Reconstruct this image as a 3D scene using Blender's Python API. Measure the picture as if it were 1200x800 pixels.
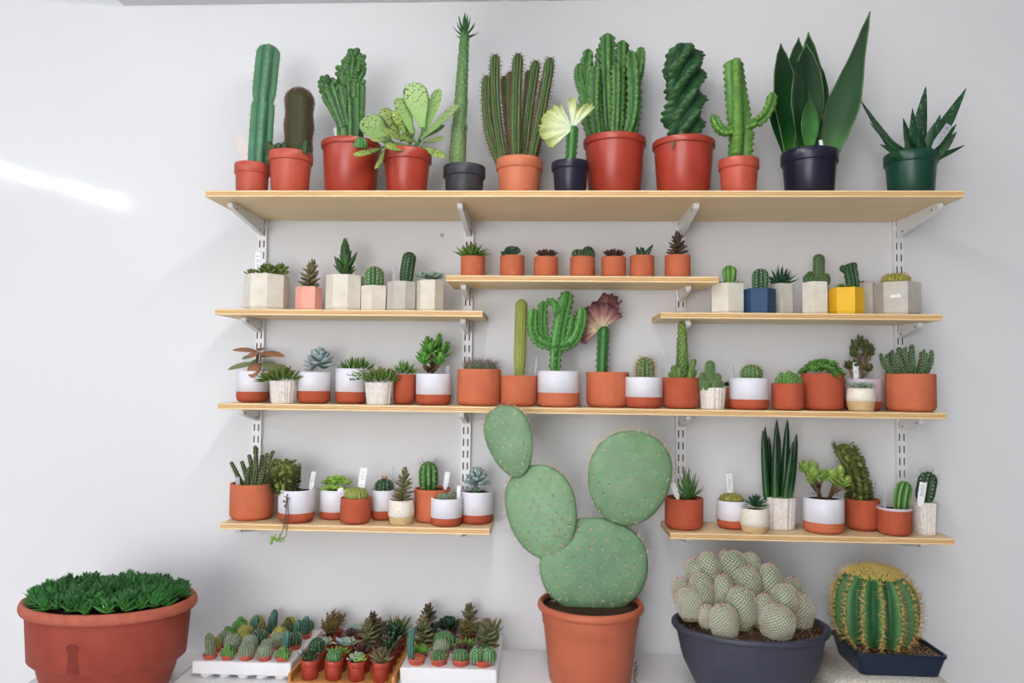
import bpy, math, random
from mathutils import Vector, Matrix, noise
for o in list(bpy.data.objects): bpy.data.objects.remove(o, do_unlink=True)
SC = bpy.context.scene; COL = SC.collection
V = Vector; PI = math.pi

# ------------------------------------------------------------------ camera
FPX, CX, CZ, CD = 886.09, -0.0717, 1.6229, 2.1463
YAW, PITCH, ROLL = -0.0474, 0.0523, 0.0121
fw = V((math.sin(YAW)*math.cos(PITCH), math.cos(YAW)*math.cos(PITCH), math.sin(PITCH)))
_r = V((math.cos(YAW), -math.sin(YAW), 0)); _u = _r.cross(fw)
rt = _r*math.cos(ROLL) + _u*math.sin(ROLL); up = -_r*math.sin(ROLL) + _u*math.cos(ROLL)
CAM = V((CX, -CD, CZ))
cam = bpy.data.cameras.new('camera'); co = bpy.data.objects.new('camera', cam); COL.objects.link(co)
cam.sensor_width = 36.0; cam.lens = FPX/1200*36.0; cam.clip_start = 0.02
M = Matrix.Identity(4)
for i in range(3): M[i][0], M[i][1], M[i][2], M[i][3] = rt[i], up[i], -fw[i], CAM[i]
co.matrix_world = M; SC.camera = co

# ------------------------------------------------------------------ light and exposure
SC.view_settings.view_transform = 'Standard'; SC.view_settings.look = 'None'
SC.view_settings.gamma = 1.0; SC.view_settings.use_curve_mapping = False
SC.view_settings.exposure = -0.06
W = bpy.data.worlds.new('fill_world'); SC.world = W; W.use_nodes = True
W.node_tree.nodes['Background'].inputs[0].default_value = (1.0, 0.99, 0.98, 1)
W.node_tree.nodes['Background'].inputs[1].default_value = 6.4  # strong even fill for the shelves, let in through the added opening
LAMP_GAIN = 1.0
# strip lamps: X, y of the middle, length, z, strength, colour, turn
STRIPS = [(-3.547, -2.115, 1.2, 2.90, 70, (0.80, 0.90, 1.0), .23),
          (-3.29, -3.025, .61, 2.90, 70, (0.80, 0.90, 1.0), .23),
          (-1.74, -1.90, 1.2, 2.90, 18, (0.84, 0.92, 1.0), 0),
          (-0.17, -1.25, 1.2, 2.64, 76, (1.0, 0.975, 0.945), 0),
          (-0.17, -2.75, 1.2, 2.64, 115, (1.0, 0.975, 0.945), 0),
          (-0.17, -4.15, 1.2, 2.64, 105, (1.0, 0.975, 0.945), 0)]  # rearmost strip added for low frontal fill under the shelves

# ------------------------------------------------------------------ helpers
def proj(p):
    d = p - CAM; z = d.dot(fw)
    return 600 + FPX*d.dot(rt)/z, 400 - FPX*d.dot(up)/z, z
def on_plane(px, py, z):
    d = fw*FPX + rt*(px-600) + up*(400-py); k = (z-CAM.z)/d.z
    return CAM + d*k
def x_at(px, d, z):
    X = 0.0
    for _ in range(6):
        a = proj(V((X, -d, z)))[0]; b = proj(V((X+.01, -d, z)))[0]
        X += (px-a)/((b-a)/.01)
    return X
def lin(c):
    return tuple((x/255/12.92 if x <= 10 else ((x/255+.055)/1.055)**2.4) for x in c)
def rgba(c): return (*lin(c), 1)

def tag(o, label=None, cat=None, group=None, kind=None):
    if label: o['label'] = label
    if cat: o['category'] = cat
    if group: o['group'] = group
    if kind: o['kind'] = kind
    return o
def empty(name, loc, s=1.0):
    o = bpy.data.objects.new(name, None); COL.objects.link(o); o.location = loc; o.scale = (s, s, s)
    o.empty_display_size = .02
    return o
class MB:
    def __init__(s): s.v = []; s.f = []; s.t = []
    def add(s, vs, fs, ts=None):
        k = len(s.v); s.v.extend(vs); s.f.extend([tuple(i+k for i in f) for f in fs])
        s.t.extend(ts if ts is not None else [0.0]*len(vs))
    def mesh(s, name, mat, smooth=True):
        m = bpy.data.meshes.new(name); m.from_pydata([tuple(v) for v in s.v], [], s.f)
        a = m.attributes.new('tip', 'FLOAT', 'POINT'); a.data.foreach_set('value', s.t)
        m.polygons.foreach_set('use_smooth', [smooth]*len(m.polygons))
        m.materials.append(mat); m.update(); return m
    def build(s, name, mat, parent=None, smooth=True, kind=None):
        if not s.v: return None
        o = bpy.data.objects.new(name, s.mesh(name, mat, smooth)); COL.objects.link(o); o.parent = parent
        if kind: o['kind'] = kind
        return o
    def box(s, a, b, bev=0.0):
        x0, y0, z0 = a; x1, y1, z1 = b
        if bev <= 0:
            s.add([V((x, y, z)) for z in (z0, z1) for y in (y0, y1) for x in (x0, x1)],
                  [(0, 2, 3, 1), (4, 5, 7, 6), (0, 1, 5, 4), (2, 6, 7, 3), (0, 4, 6, 2), (1, 3, 7, 5)])
            return
        vs = []
        for (i, z) in ((bev, z0), (0, z0+bev), (0, z1-bev), (bev, z1)):
            X0, X1, Y0, Y1 = x0+i, x1-i, y0+i, y1-i; c = bev
            vs += [V((X0+c, Y0, z)), V((X1-c, Y0, z)), V((X1, Y0+c, z)), V((X1, Y1-c, z)), V((X1-c, Y1, z)), V((X0+c, Y1, z)), V((X0, Y1-c, z)), V((X0, Y0+c, z))]
        fs = [tuple(range(7, -1, -1)), tuple(range(24, 32))]
        for r in range(3):
            for j in range(8): fs.append((r*8+j, r*8+(j+1) % 8, (r+1)*8+(j+1) % 8, (r+1)*8+j))
        s.add(vs, fs)
    def lathe(s, prof, n=40, sx=1, sy=1, mod=None, rot=0, tipf=None):
        vs = []; ts = []; m = len(prof)
        for k, (r, z) in enumerate(prof):
            for j in range(n):
                a = 2*PI*j/n+rot; q = mod(a, z) if mod else 1
                vs.append(V((r*q*math.cos(a)*sx, r*q*math.sin(a)*sy, z))); ts.append(tipf(a, z) if tipf else 0)
        fs = [(k*n+j, k*n+(j+1) % n, (k+1)*n+(j+1) % n, (k+1)*n+j) for k in range(m-1) for j in range(n)]
        if prof[0][0] > 1e-6: fs.append(tuple(range(n-1, -1, -1)))
        s.add(vs, fs, ts)
    def spine(s, p, d, l, r):
        d = d.normalized(); a = d.orthogonal().normalized()*r; b = d.cross(a)
        s.add([p+a, p-a*.5+b*.87, p-a*.5-b*.87, p+d*l], [(0, 1, 3), (1, 2, 3), (2, 0, 3)], [0, 0, 0, 1])

# ------------------------------------------------------------------ materials
_mc = {}
def nodes_new(name):
    m = bpy.data.materials.new(name); m.use_nodes = True; nt = m.node_tree; b = nt.nodes['Principled BSDF']
    return m, nt, b
def mat(name, c, c2=None, rough=.5, scale=20, amt=.5, bump=0, bscale=None, spec=.4, metal=0, coat=0, emit=None, detail=3):
    if name in _mc: return _mc[name]
    m, nt, b = nodes_new(name); N = nt.nodes; L = nt.links
    b.inputs['Roughness'].default_value = rough; b.inputs['Metallic'].default_value = metal
    b.inputs['Specular IOR Level'].default_value = spec; b.inputs['Coat Weight'].default_value = coat
    b.inputs['Base Color'].default_value = rgba(c)
    tc = N.new('ShaderNodeTexCoord')
    if c2:
        nz = N.new('ShaderNodeTexNoise'); nz.inputs['Scale'].default_value = scale; nz.inputs['Detail'].default_value = detail
        L.new(tc.outputs['Object'], nz.inputs['Vector'])
        rp = N.new('ShaderNodeValToRGB'); rp.color_ramp.elements[0].position = .5-amt*.4; rp.color_ramp.elements[1].position = .5+amt*.4
        rp.color_ramp.elements[0].color = rgba(c); rp.color_ramp.elements[1].color = rgba(c2)
        L.new(nz.outputs['Fac'], rp.inputs['Fac']); L.new(rp.outputs['Color'], b.inputs['Base Color'])
    if bump:
        n2 = N.new('ShaderNodeTexNoise'); n2.inputs['Scale'].default_value = bscale or scale*3; n2.inputs['Detail'].default_value = 4
        L.new(tc.outputs['Object'], n2.inputs['Vector'])
        bp = N.new('ShaderNodeBump'); bp.inputs['Strength'].default_value = bump; bp.inputs['Distance'].default_value = .4
        L.new(n2.outputs['Fac'], bp.inputs['Height']); L.new(bp.outputs['Normal'], b.inputs['Normal'])
    if emit:
        b.inputs['Emission Color'].default_value = rgba(emit[0]); b.inputs['Emission Strength'].default_value = emit[1]
    _mc[name] = m; return m
def pm(name, base, tip, mid=None, rough=.45, pos=(.0, 1.0), vscale=.25, var=.25, speck=None, spscale=.5, spth=.62, spec=.35, bump=.0, dim=.80):
    """plant skin: colour runs from base to tip along the 'tip' attribute, with mottling; optional dark speckles"""
    if name in _mc: return _mc[name]
    m, nt, b = nodes_new(name); N = nt.nodes; L = nt.links
    b.inputs['Roughness'].default_value = rough; b.inputs['Specular IOR Level'].default_value = spec
    at = N.new('ShaderNodeAttribute'); at.attribute_name = 'tip'
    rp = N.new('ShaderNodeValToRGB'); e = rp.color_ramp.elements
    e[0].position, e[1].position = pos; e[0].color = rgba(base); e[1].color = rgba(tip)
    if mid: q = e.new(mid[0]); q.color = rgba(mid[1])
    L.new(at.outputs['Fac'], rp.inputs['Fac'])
    tc = N.new('ShaderNodeTexCoord'); nz = N.new('ShaderNodeTexNoise'); nz.inputs['Scale'].default_value = vscale; nz.inputs['Detail'].default_value = 3
    L.new(tc.outputs['Object'], nz.inputs['Vector'])
    oi = N.new('ShaderNodeObjectInfo')
    ad = N.new('ShaderNodeMath'); ad.operation = 'ADD'; L.new(nz.outputs['Fac'], ad.inputs[0]); 
    ml = N.new('ShaderNodeMath'); ml.operation = 'MULTIPLY_ADD'; L.new(oi.outputs['Random'], ml.inputs[0]); ml.inputs[1].default_value = .5; ml.inputs[2].default_value = -.25
    L.new(ml.outputs[0], ad.inputs[1])
    mr = N.new('ShaderNodeMapRange'); L.new(ad.outputs[0], mr.inputs[0]); mr.inputs[1].default_value = .2; mr.inputs[2].default_value = .8
    mr.inputs[3].default_value = (1-var)*dim; mr.inputs[4].default_value = (1+var)*dim
    hs = N.new('ShaderNodeHueSaturation'); hs.inputs['Saturation'].default_value = .95; L.new(rp.outputs['Color'], hs.inputs['Color']); L.new(mr.outputs[0], hs.inputs['Value'])
    out = hs.outputs['Color']
    if speck:
        n3 = N.new('ShaderNodeTexNoise'); n3.inputs['Scale'].default_value = spscale; n3.inputs['Detail'].default_value = 1
        L.new(tc.outputs['Object'], n3.inputs['Vector'])
        r3 = N.new('ShaderNodeMapRange'); L.new(n3.outputs['Fac'], r3.inputs[0]); r3.inputs[1].default_value = spth; r3.inputs[2].default_value = spth+.03
        mt = N.new('ShaderNodeMath'); mt.operation = 'MULTIPLY'; L.new(r3.outputs[0], mt.inputs[0])
        if speck[1] == 'tip': 
            r4 = N.new('ShaderNodeMapRange'); L.new(at.outputs['Fac'], r4.inputs[0]); r4.inputs[1].default_value = .35; r4.inputs[2].default_value = .75
            L.new(r4.outputs[0], mt.inputs[1])
        else: mt.inputs[1].default_value = 1
        mx = N.new('ShaderNodeMix'); mx.data_type = 'RGBA'; L.new(mt.outputs[0], mx.inputs['Factor']); L.new(out, mx.inputs['A']); mx.inputs['B'].default_value = rgba(speck[0])
        out = mx.outputs['Result']
    L.new(out, b.inputs['Base Color'])
    if bump:
        bp = N.new('ShaderNodeBump'); bp.inputs['Strength'].default_value = bump; bp.inputs['Distance'].default_value = .5
        L.new(nz.outputs['Fac'], bp.inputs['Height']); L.new(bp.outputs['Normal'], b.inputs['Normal'])
    _mc[name] = m; return m
def wood_mat(name, c, c2, scale=1.0, axis='x'):
    if name in _mc: return _mc[name]
    m, nt, b = nodes_new(name); N = nt.nodes; L = nt.links
    tc = N.new('ShaderNodeTexCoord'); mp = N.new('ShaderNodeMapping')
    mp.inputs['Scale'].default_value = (3*scale, 40*scale, 60*scale)
    L.new(tc.outputs['Object'], mp.inputs['Vector'])
    nz = N.new('ShaderNodeTexNoise'); nz.inputs['Scale'].default_value = 1; nz.inputs['Detail'].default_value = 5; nz.inputs['Distortion'].default_value = .6
    L.new(mp.outputs['Vector'], nz.inputs['Vector'])
    rp = N.new('ShaderNodeValToRGB'); e = rp.color_ramp.elements; e[0].position = .3; e[1].position = .72; e[0].color = rgba(c); e[1].color = rgba(c2)
    L.new(nz.outputs['Fac'], rp.inputs['Fac']); L.new(rp.outputs['Color'], b.inputs['Base Color'])
    b.inputs['Roughness'].default_value = .45; b.inputs['Specular IOR Level'].default_value = .35
    _mc[name] = m; return m

WALLW = mat('wall_paint', (226, 225, 226), (230, 229, 230), rough=.75, scale=3, spec=.2)
BACKW, _nt, _b = nodes_new('back_wall_paint')   # matt paint behind the shelves, glossy wipe-clean paint further along
_b.inputs['Base Color'].default_value = rgba((223, 224, 228))
_tc = _nt.nodes.new('ShaderNodeTexCoord'); _sx = _nt.nodes.new('ShaderNodeSeparateXYZ'); _nt.links.new(_tc.outputs['Object'], _sx.inputs[0])
for _inp, _lo, _hi in (('Roughness', .075, .30), ('Specular IOR Level', .42, .0)):
    _mr = _nt.nodes.new('ShaderNodeMapRange'); _mr.interpolation_type = 'SMOOTHSTEP'; _nt.links.new(_sx.outputs[0], _mr.inputs[0])
    _mr.inputs[1].default_value = -1.42; _mr.inputs[2].default_value = -0.92; _mr.inputs[3].default_value = _lo; _mr.inputs[4].default_value = _hi
    _nt.links.new(_mr.outputs[0], _b.inputs[_inp])
CEILW = mat('ceiling_paint', (214, 216, 220), rough=.8)
GREYW = mat('grey_wall_paint', (112, 113, 116), rough=.8)
FLOORM = mat('floor_concrete', (186, 184, 180), (196, 193, 188), rough=.6, scale=4)
WMETAL = mat('white_metal', (232, 232, 234), rough=.35, spec=.5)
DARKM = mat('slot_shade_screw_dark', (38, 38, 42), rough=.8)
TABLEM = mat('white_laminate', (232, 232, 236), rough=.35, spec=.5)
PLY = wood_mat('plywood_face', (226, 198, 152), (236, 212, 170))
PLYE = wood_mat('plywood_edge', (208, 168, 116), (222, 184, 134), 1.5)
PLYD = wood_mat('plywood_core', (186, 138, 88), (204, 158, 106), 1.5)
BOXW = wood_mat('box_wood', (196, 132, 70), (214, 156, 92))
REDP = mat('red_plastic', (166, 62, 46), (158, 56, 42), rough=.32, scale=.05, spec=.5)
REDP2 = mat('faded_red_plastic', (184, 84, 66), (178, 76, 60), rough=.42, scale=.08)
ORGP = mat('orange_plastic', (204, 120, 88), (196, 112, 80), rough=.5, scale=.1)
BLKP = mat('black_plastic', (44, 46, 54), (62, 64, 70), rough=.45, scale=.1)
NAVP = mat('navy_plastic', (30, 30, 48), rough=.3)
GRNP = mat('green_plastic', (22, 66, 52), rough=.35)
TERRA = mat('terracotta', (198, 112, 80), (190, 103, 72), rough=.78, scale=.06, spec=.2, bump=.05, bscale=.6)
TERRA2 = mat('dark_terracotta', (178, 88, 62), (170, 80, 56), rough=.78, scale=.06, spec=.2, bump=.05, bscale=.6)
GLAZE = mat('white_glaze', (226, 226, 236), (220, 220, 231), rough=.4, scale=.1)
GLAZI = mat('lilac_glaze', (206, 192, 206), rough=.35)
CONCR = mat('pale_concrete', (226, 222, 212), (213, 207, 196), rough=.8, scale=.08, spec=.2, bump=.05, bscale=.5)
CONCG = mat('grey_concrete', (196, 193, 186), (184, 180, 172), rough=.8, scale=.08, spec=.2)
PINKC = mat('pink_plaster', (236, 172, 158), rough=.7)
NAVYC = mat('navy_plaster', (28, 62, 98), (34, 70, 106), rough=.6, scale=.2)
YELC = mat('yellow_plaster', (232, 184, 40), (226, 176, 34), rough=.6, scale=.2)
CARVE = mat('carved_white_clay', (232, 228, 224), (208, 200, 194), rough=.6, scale=.25)
CREAM = mat('speckled_cream', (232, 226, 214), (150, 120, 95), rough=.5, scale=1.0, amt=.12, detail=1)
_e = CREAM.node_tree.nodes
for _n in _e:
    if _n.type == 'VALTORGB': _n.color_ramp.elements[0].position = .66; _n.color_ramp.elements[1].position = .70
SANDC = mat('sand_stoneware', (206, 178, 136), (188, 156, 112), rough=.75, scale=.5)
SOIL = mat('soil', (62, 46, 36), (98, 76, 58), rough=.95, scale=1.2, spec=.1, bump=.6, bscale=1.5)
GRIT = mat('grit', (150, 110, 80), (206, 176, 146), rough=.9, scale=.6, spec=.1)
TAGM = mat('tag_plastic', (240, 240, 244), rough=.4)
TAGG = mat('grey_tag', (176, 178, 184), rough=.5)
TAGB = mat('beige_tag', (214, 206, 200), rough=.6)
INK = mat('ink', (70, 76, 110), rough=.8)
SP_CREAM = mat('cream_spines', (226, 208, 172), rough=.6)
SP_WHITE = mat('white_spines', (240, 236, 226), rough=.6)
SP_BROWN = mat('brown_spines', (110, 74, 60), rough=.6)
SP_RED = mat('reddish_spines', (150, 88, 74), rough=.6)
SP_GOLD = mat('golden_spines', (206, 168, 98), rough=.6)
SP_YEL = mat('yellow_spines', (216, 190, 104), rough=.6)
SP_TAN = mat('tan_spines', (206, 160, 120), rough=.6)
SP_DARK = mat('dark_spines', (84, 70, 66), rough=.6)
BARK = mat('bark', (104, 80, 58), (128, 104, 76), rough=.85, scale=.4)

# ------------------------------------------------------------------ the room
def struct(name, bm, m, smooth=False, parent=None):
    o = bm.build(name, m, parent, smooth)
    if parent is None: o['kind'] = 'structure'
    return o
XL, XR, YF, CH, CH2, XB = -6.0, 2.6, -5.2, 2.728, 3.04, -1.345
b = MB(); b.box((XL-.1, 0, 0), (XR+.1, .12, 3.2)); wall_back = struct('wall_back', b, BACKW)
b = MB(); b.box((XL-.12, YF, 0), (XL, 0, 3.2)); struct('wall_left', b, WALLW)
b = MB(); b.box((XR, YF, 0), (XR+.12, 0, 3.2)); struct('wall_right', b, GREYW)
b = MB(); b.box((XL-.1, YF-.1, -.1), (XR+.1, .1, 0)); struct('floor', b, FLOORM)
b = MB(); b.box((XB, YF, CH), (XR, -.001, CH+.5)); struct('ceiling', b, CEILW)
b = MB(); b.box((XL, YF, CH2), (XB, -.001, CH2+.18)); struct('ceiling_raised', b, CEILW)
b = MB(); b.box((XL-.1, YF-.12, 0), (-3.3, YF, 3.2)); b.box((-.3, YF-.12, 0), (XR+.1, YF, 3.2))
b.box((-3.3, YF-.12, 0), (-.3, YF, .3)); b.box((-3.3, YF-.12, 2.6), (-.3, YF, 3.2)); struct('wall_front', b, WALLW)   # opening behind the camera, added to let in soft frontal fill
b = MB()
b.lathe([(0, .0), (.0055, .0), (.006, .0012), (0, .0016)], 14)
sp_ = b.build('filled_screw_hole', mat('filler', (188, 188, 190), rough=.8), wall_back); sp_.matrix_world = Matrix.Translation((x_at(518, 0, 2.04), 0, 2.04)) @ Matrix.Rotation(PI/2, 4, 'X')
sp_['label'] = 'small grey filled hole'
def strip_lamp(x, y, l, z, w, c, yaw):
    t = empty('strip_lamp', (x, y, z)); t.rotation_euler.z = yaw; top = (CH2 if x < XB else CH)-z
    tag(t, 'long slim white strip lamp on the lower ceiling' if x > XB else 'long slim white strip lamp on the raised ceiling', 'lamp', 'ceiling strip lamps')
    m = MB(); m.box((-.03, -l/2, .026), (.03, l/2, top-.001), .004); m.build('housing', WMETAL, t, False)
    m = MB(); m.lathe([(.0, -l/2+.01), (.013, -l/2+.01), (.013, l/2-.01), (0, l/2-.01)], 8)
    for i, q in enumerate(m.v): m.v[i] = V((q.x, q.z, q.y+.006))
    nm = 'lit_tube_%d_%d' % (w, int(c[0]*100)); mm = mat(nm, (255, 255, 255), emit=((255, 255, 255), w*LAMP_GAIN)); mm.node_tree.nodes['Principled BSDF'].inputs['Emission Color'].default_value = (*c, 1)
    m.build('tube', mm, t)
for a in STRIPS: strip_lamp(*a)

# ------------------------------------------------------------------ tables and shelving
ZC = .8773
def table(name, label, x0, x1, y0, y1):
    t = empty(name, ((x0+x1)/2, (y0+y1)/2, 0)); tag(t, label, 'table')
    hx, hy = (x1-x0)/2, (y1-y0)/2
    m = MB(); m.box((-hx, -hy, ZC-.03), (hx, hy, ZC), .002); m.build('table_top', TABLEM, t, False)
    for sx in (-1, 1):
        for sy in (-1, 1):
            m = MB(); m.box((sx*(hx-.05)-.022, sy*(hy-.05)-.022, 0), (sx*(hx-.05)+.022, sy*(hy-.05)+.022, ZC-.03), .003); m.build('leg', WMETAL, t, False)
XT = x_at(224, .2, ZC)
table('display_table', 'long white table under the prickly pear and the trays', XT, x_at(1062, .2, ZC), -.68, -.004)
table('side_table', 'narrow white table under the oval terracotta planter', -1.33, XT-.004, -.68, -.10)

ZS = dict(top=2.0963, mid=1.9004, two=1.8068, three=1.5553, four=1.2403); TH = .0163
def shelf(label, zk, x0, x1, d):
    z = ZS[zk]; t = empty('shelf_board', ((x0+x1)/2, -.004, z-TH)); tag(t, label, 'shelf', 'plywood shelf boards')
    h = (x1-x0)/2; D = d-.004
    for nm, za, zb, mm, off in (('face_veneer', 0, .0045, PLY, 0), ('core_ply', .0045, .0062, PLYD, .0006), ('core_layer', .0062, .0102, PLYE, 0), ('core_ply', .0102, .0119, PLYD, .0006), ('face_veneer', .0119, TH, PLY, 0)):
        m = MB(); m.box((-h+off, -D+off, za), (h-off, 0, zb), 0 if off else .0007); m.build(nm, mm, t, False)
D1, D2 = .29, .17
shelf('long deep plywood top shelf under the big plastic pots', 'top', -.9433, .9308, D1)
shelf('short plywood shelf holding seven small plain terracotta pots', 'mid', -.3427, .3709, D2)
shelf('plywood shelf holding pale concrete pots and the pink pot', 'two', -.9621, -.2429, D2)
shelf('plywood shelf holding the yellow and navy hexagonal pots', 'two', .2203, .9358, D2)
shelf('long plywood shelf crowded with terracotta and two-tone pots', 'three', -.9468, .9403, D2)
shelf('short plywood shelf beside the prickly pear with nine pots', 'four', -.9296, -.2162, D2)
shelf('short plywood shelf above the clustered cactus bowl and barrel cactus', 'four', .2459, .9564, D2)
UX = [-.9, -.3, .3, .9]
UDESC = ['white slotted wall upright behind the copper-leaved succulent', 'white slotted wall upright beside the tall slim yellow-green cactus', 'white slotted wall upright behind the bumpy tall column cactus', 'white slotted wall upright behind the grey hexagonal pot']
for X, lb in zip(UX, UDESC):
    t = empty('shelf_upright', (X, 0, 1.195)); tag(t, lb, 'shelf upright', 'slotted wall uprights')
    H = ZS['top']-TH-1.195-.001; Wd = .0125
    m = MB()
    for s in (-1, 1): m.box((s*Wd-.001, -.0135, 0), (s*Wd+.001, -.0005, H))
    m.box((-Wd, -.0015, 0), (Wd, -.0005, H)); m.build('channel', WMETAL, t, False)
    m = MB(); pit = .033; n = int(H/pit)
    for x0, x1 in ((-Wd-.001, -.0078), (-.0042, .0042), (.0078, Wd+.001)): m.box((x0, -.015, 0), (x1, -.0135, H))
    for k in range(n+1):
        za = k*pit; zb = min(H, za+.013)
        for x0, x1 in ((-.0078, -.0042), (.0042, .0078)): m.box((x0, -.015, za), (x1, -.0135, zb))
    m.build('slotted_face', WMETAL, t, False)
    m = MB(); m.box((-.009, -.0131, .001), (.009, -.0124, H-.001)); m.build('slot_shade_plate', DARKM, t, False)  # dark plate, paints in the shade inside the slots
def bracket(X, zk, ln, drop, label):
    z = ZS[zk]-TH; t = empty('shelf_bracket', (X, -.0152, z-.0006)); tag(t, label, 'bracket', 'white shelf brackets')
    pr = [(0, 0), (-ln+.006, 0), (-ln+.001, -.003), (-ln, -.008), (-ln+.002, -.012), (-ln+.008, -.016), (-.02, -drop), (0, -drop-.003)]
    w = .0065; m = MB()
    vs = [V((s*w, y, zz)) for s in (-1, 1) for y, zz in pr]; n = len(pr)
    m.add(vs, [tuple(range(n)), tuple(range(2*n-1, n-1, -1))]+[(i, n+i, n+(i+1) % n, (i+1) % n) for i in range(n)])
    m.build('arm', WMETAL, t, False)
    for fy, fz in ((-ln*.86, -.012-.0), (-ln*.16, -drop+.008)):
        for s in (-1, 1):
            m = MB(); m.lathe([(0, 0), (.0026, 0), (.0026, .0007), (0, .0009)], 10)
            o = m.build('screw_hole', DARKM, t, False); o.matrix_local = Matrix.Translation((s*w, fy, fz)) @ Matrix.Rotation(s*PI/2, 4, 'Y')
    m = MB(); m.box((-.0035, -.002, -drop-.001), (.0035, .0, -.012)); m.build('hook_plate', WMETAL, t, False)
for X, w_ in zip(UX, ('beneath the two slim column cacti', 'beneath the needle-tufted cactus', 'beneath the twisted dark cactus', 'beneath the green-potted aloe')): bracket(X, 'top', .225, .043, 'long white bracket under the top shelf '+w_)
for X, w_ in ((-.3, 'below the spiky green mound'), (.3, 'below the dark red rosette tower')): bracket(X, 'mid', .115, .030, 'white bracket under the seven-pot shelf '+w_)
for X, w_ in ((-.9, 'above the copper-leaved succulent'), (-.3, 'above the purplish-spined mound')): bracket(X, 'two', .115, .034, 'white bracket under the concrete-pot shelf '+w_)
for X, w_ in ((.3, 'behind the tall bumpy column'), (.9, 'above the toothed aloe stems')): bracket(X, 'two', .115, .034, 'white bracket under the yellow-pot shelf '+w_)
for X, w_ in zip(UX, ('above the crooked spotted stems', 'beside the upper prickly pear pad', 'above the thin pointed aloe', 'above the long-spined dark cactus')): bracket(X, 'three', .115, .034, 'white bracket under the long crowded shelf '+w_)
for X, w_ in ((-.9, 'behind the trailing sprig'), (-.3, 'below the stalked grey rosette')): bracket(X, 'four', .115, .030, 'white bracket under the lowest nine-pot shelf '+w_)
for X, w_ in ((.3, 'above the white-spined cactus heap'), (.9, 'above the golden barrel cactus')): bracket(X, 'four', .115, .030, 'white bracket under the lowest shelf '+w_)

# ------------------------------------------------------------------ plant library (local units: one photo pixel at the plant's distance)
def sweep_col(mb, sp, base, top, R, ribs=8, depth=.3, p=1.0, bend=(0, 0, 0), bot=.85, rings=16, seg=6, dome=1.0,
              sl=0, sk=5, sstep=5.0, sr=.3, twist=0, tooth=None, prof=None, upb=.3, flat=1.0, lump=None, seed=1, smin=0.0, jit=.8, hook=None):
    """ribbed stem swept along a bent line; areole spines go into sp"""
    rnd = random.Random(seed)
    base, top = V(base), V(top); ctl = (base+top)/2+V(bend); L = max(1e-3, (top-base).length)
    def pt(s): return base*(1-s)**2+ctl*2*s*(1-s)+top*s*s
    def tg(s):
        t = (ctl-base)*2*(1-s)+(top-ctl)*2*s
        return t.normalized() if t.length > 1e-6 else V((0, 0, 1))
    def rad(s):
        if prof: return R*prof(s)
        s0 = 1-min(.9, dome*R/L); f = bot+(1-bot)*min(1, s*4)
        if s > s0: f *= math.sqrt(max(0, 1-((s-s0)/(1-s0))**2))
        return R*f
    def frame(s):
        T = tg(s); N = V((1, 0, 0)) if abs(T.x) < .85 else V((0, 0, 1)); N = (N-T*N.dot(T)).normalized(); return T, N, T.cross(N)
    def m_at(a, s):
        c = abs(math.cos(ribs*(a-twist*s)/2)); m = 1-depth*(1-c**p)
        if tooth: m *= 1+tooth[1]*c**5*(1.2-2*abs(((s*tooth[0]) % 1.0)-.35)/.65*1.2)
        return m, c
    n = max(8, ribs*seg); vs = []; ts = []
    for i in range(rings+1):
        s = 1-(1-i/rings)**(1.7 if not tooth else 1.15); T, N, B = frame(s); c0 = pt(s); r = rad(s)
        if i == rings: r = max(r, R*.02)
        for j in range(n):
            a = 2*PI*j/n; m, c = m_at(a, s)
            v = c0+(N*math.cos(a)+B*math.sin(a)*flat)*r*m
            if lump: v += (v-c0).normalized()*noise.noise(v*lump[1]+V((seed, 0, 0)))*lump[0]*r/R
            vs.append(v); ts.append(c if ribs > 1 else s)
    fs = [(k*n+j, k*n+(j+1) % n, (k+1)*n+(j+1) % n, (k+1)*n+j) for k in range(rings) for j in range(n)]
    vs.append(pt(1)+tg(1)*.02*R); ts.append(.5); q = len(vs)-1
    fs += [(rings*n+j, rings*n+(j+1) % n, q) for j in range(n)]
    mb.add(vs, fs, ts)
    if sl and sp is not None:
        ns = max(2, int(L/sstep))
        for kk in range(ribs):
            for i in range(ns+1):
                s = smin+(1-smin)*(i+.5*(kk % 2))/ns
                if s > .995: continue
                T, N, B = frame(s); a = 2*PI*kk/ribs+twist*s; m, c = m_at(a, s)
                nr = N*math.cos(a)+B*math.sin(a)*flat; pp = pt(s)+nr*rad(s)*m*.98
                ds = (rad(min(1, s+.04))-rad(max(0, s-.04)))/(.08*L); nn = (nr-T*ds).normalized()
                for _ in range(sk):
                    d = nn+T*upb+V((rnd.uniform(-jit, jit), rnd.uniform(-jit, jit), rnd.uniform(-jit, jit)))
                    sp.spine(pp, d, sl*rnd.uniform(.55, 1.15), sr)
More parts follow.
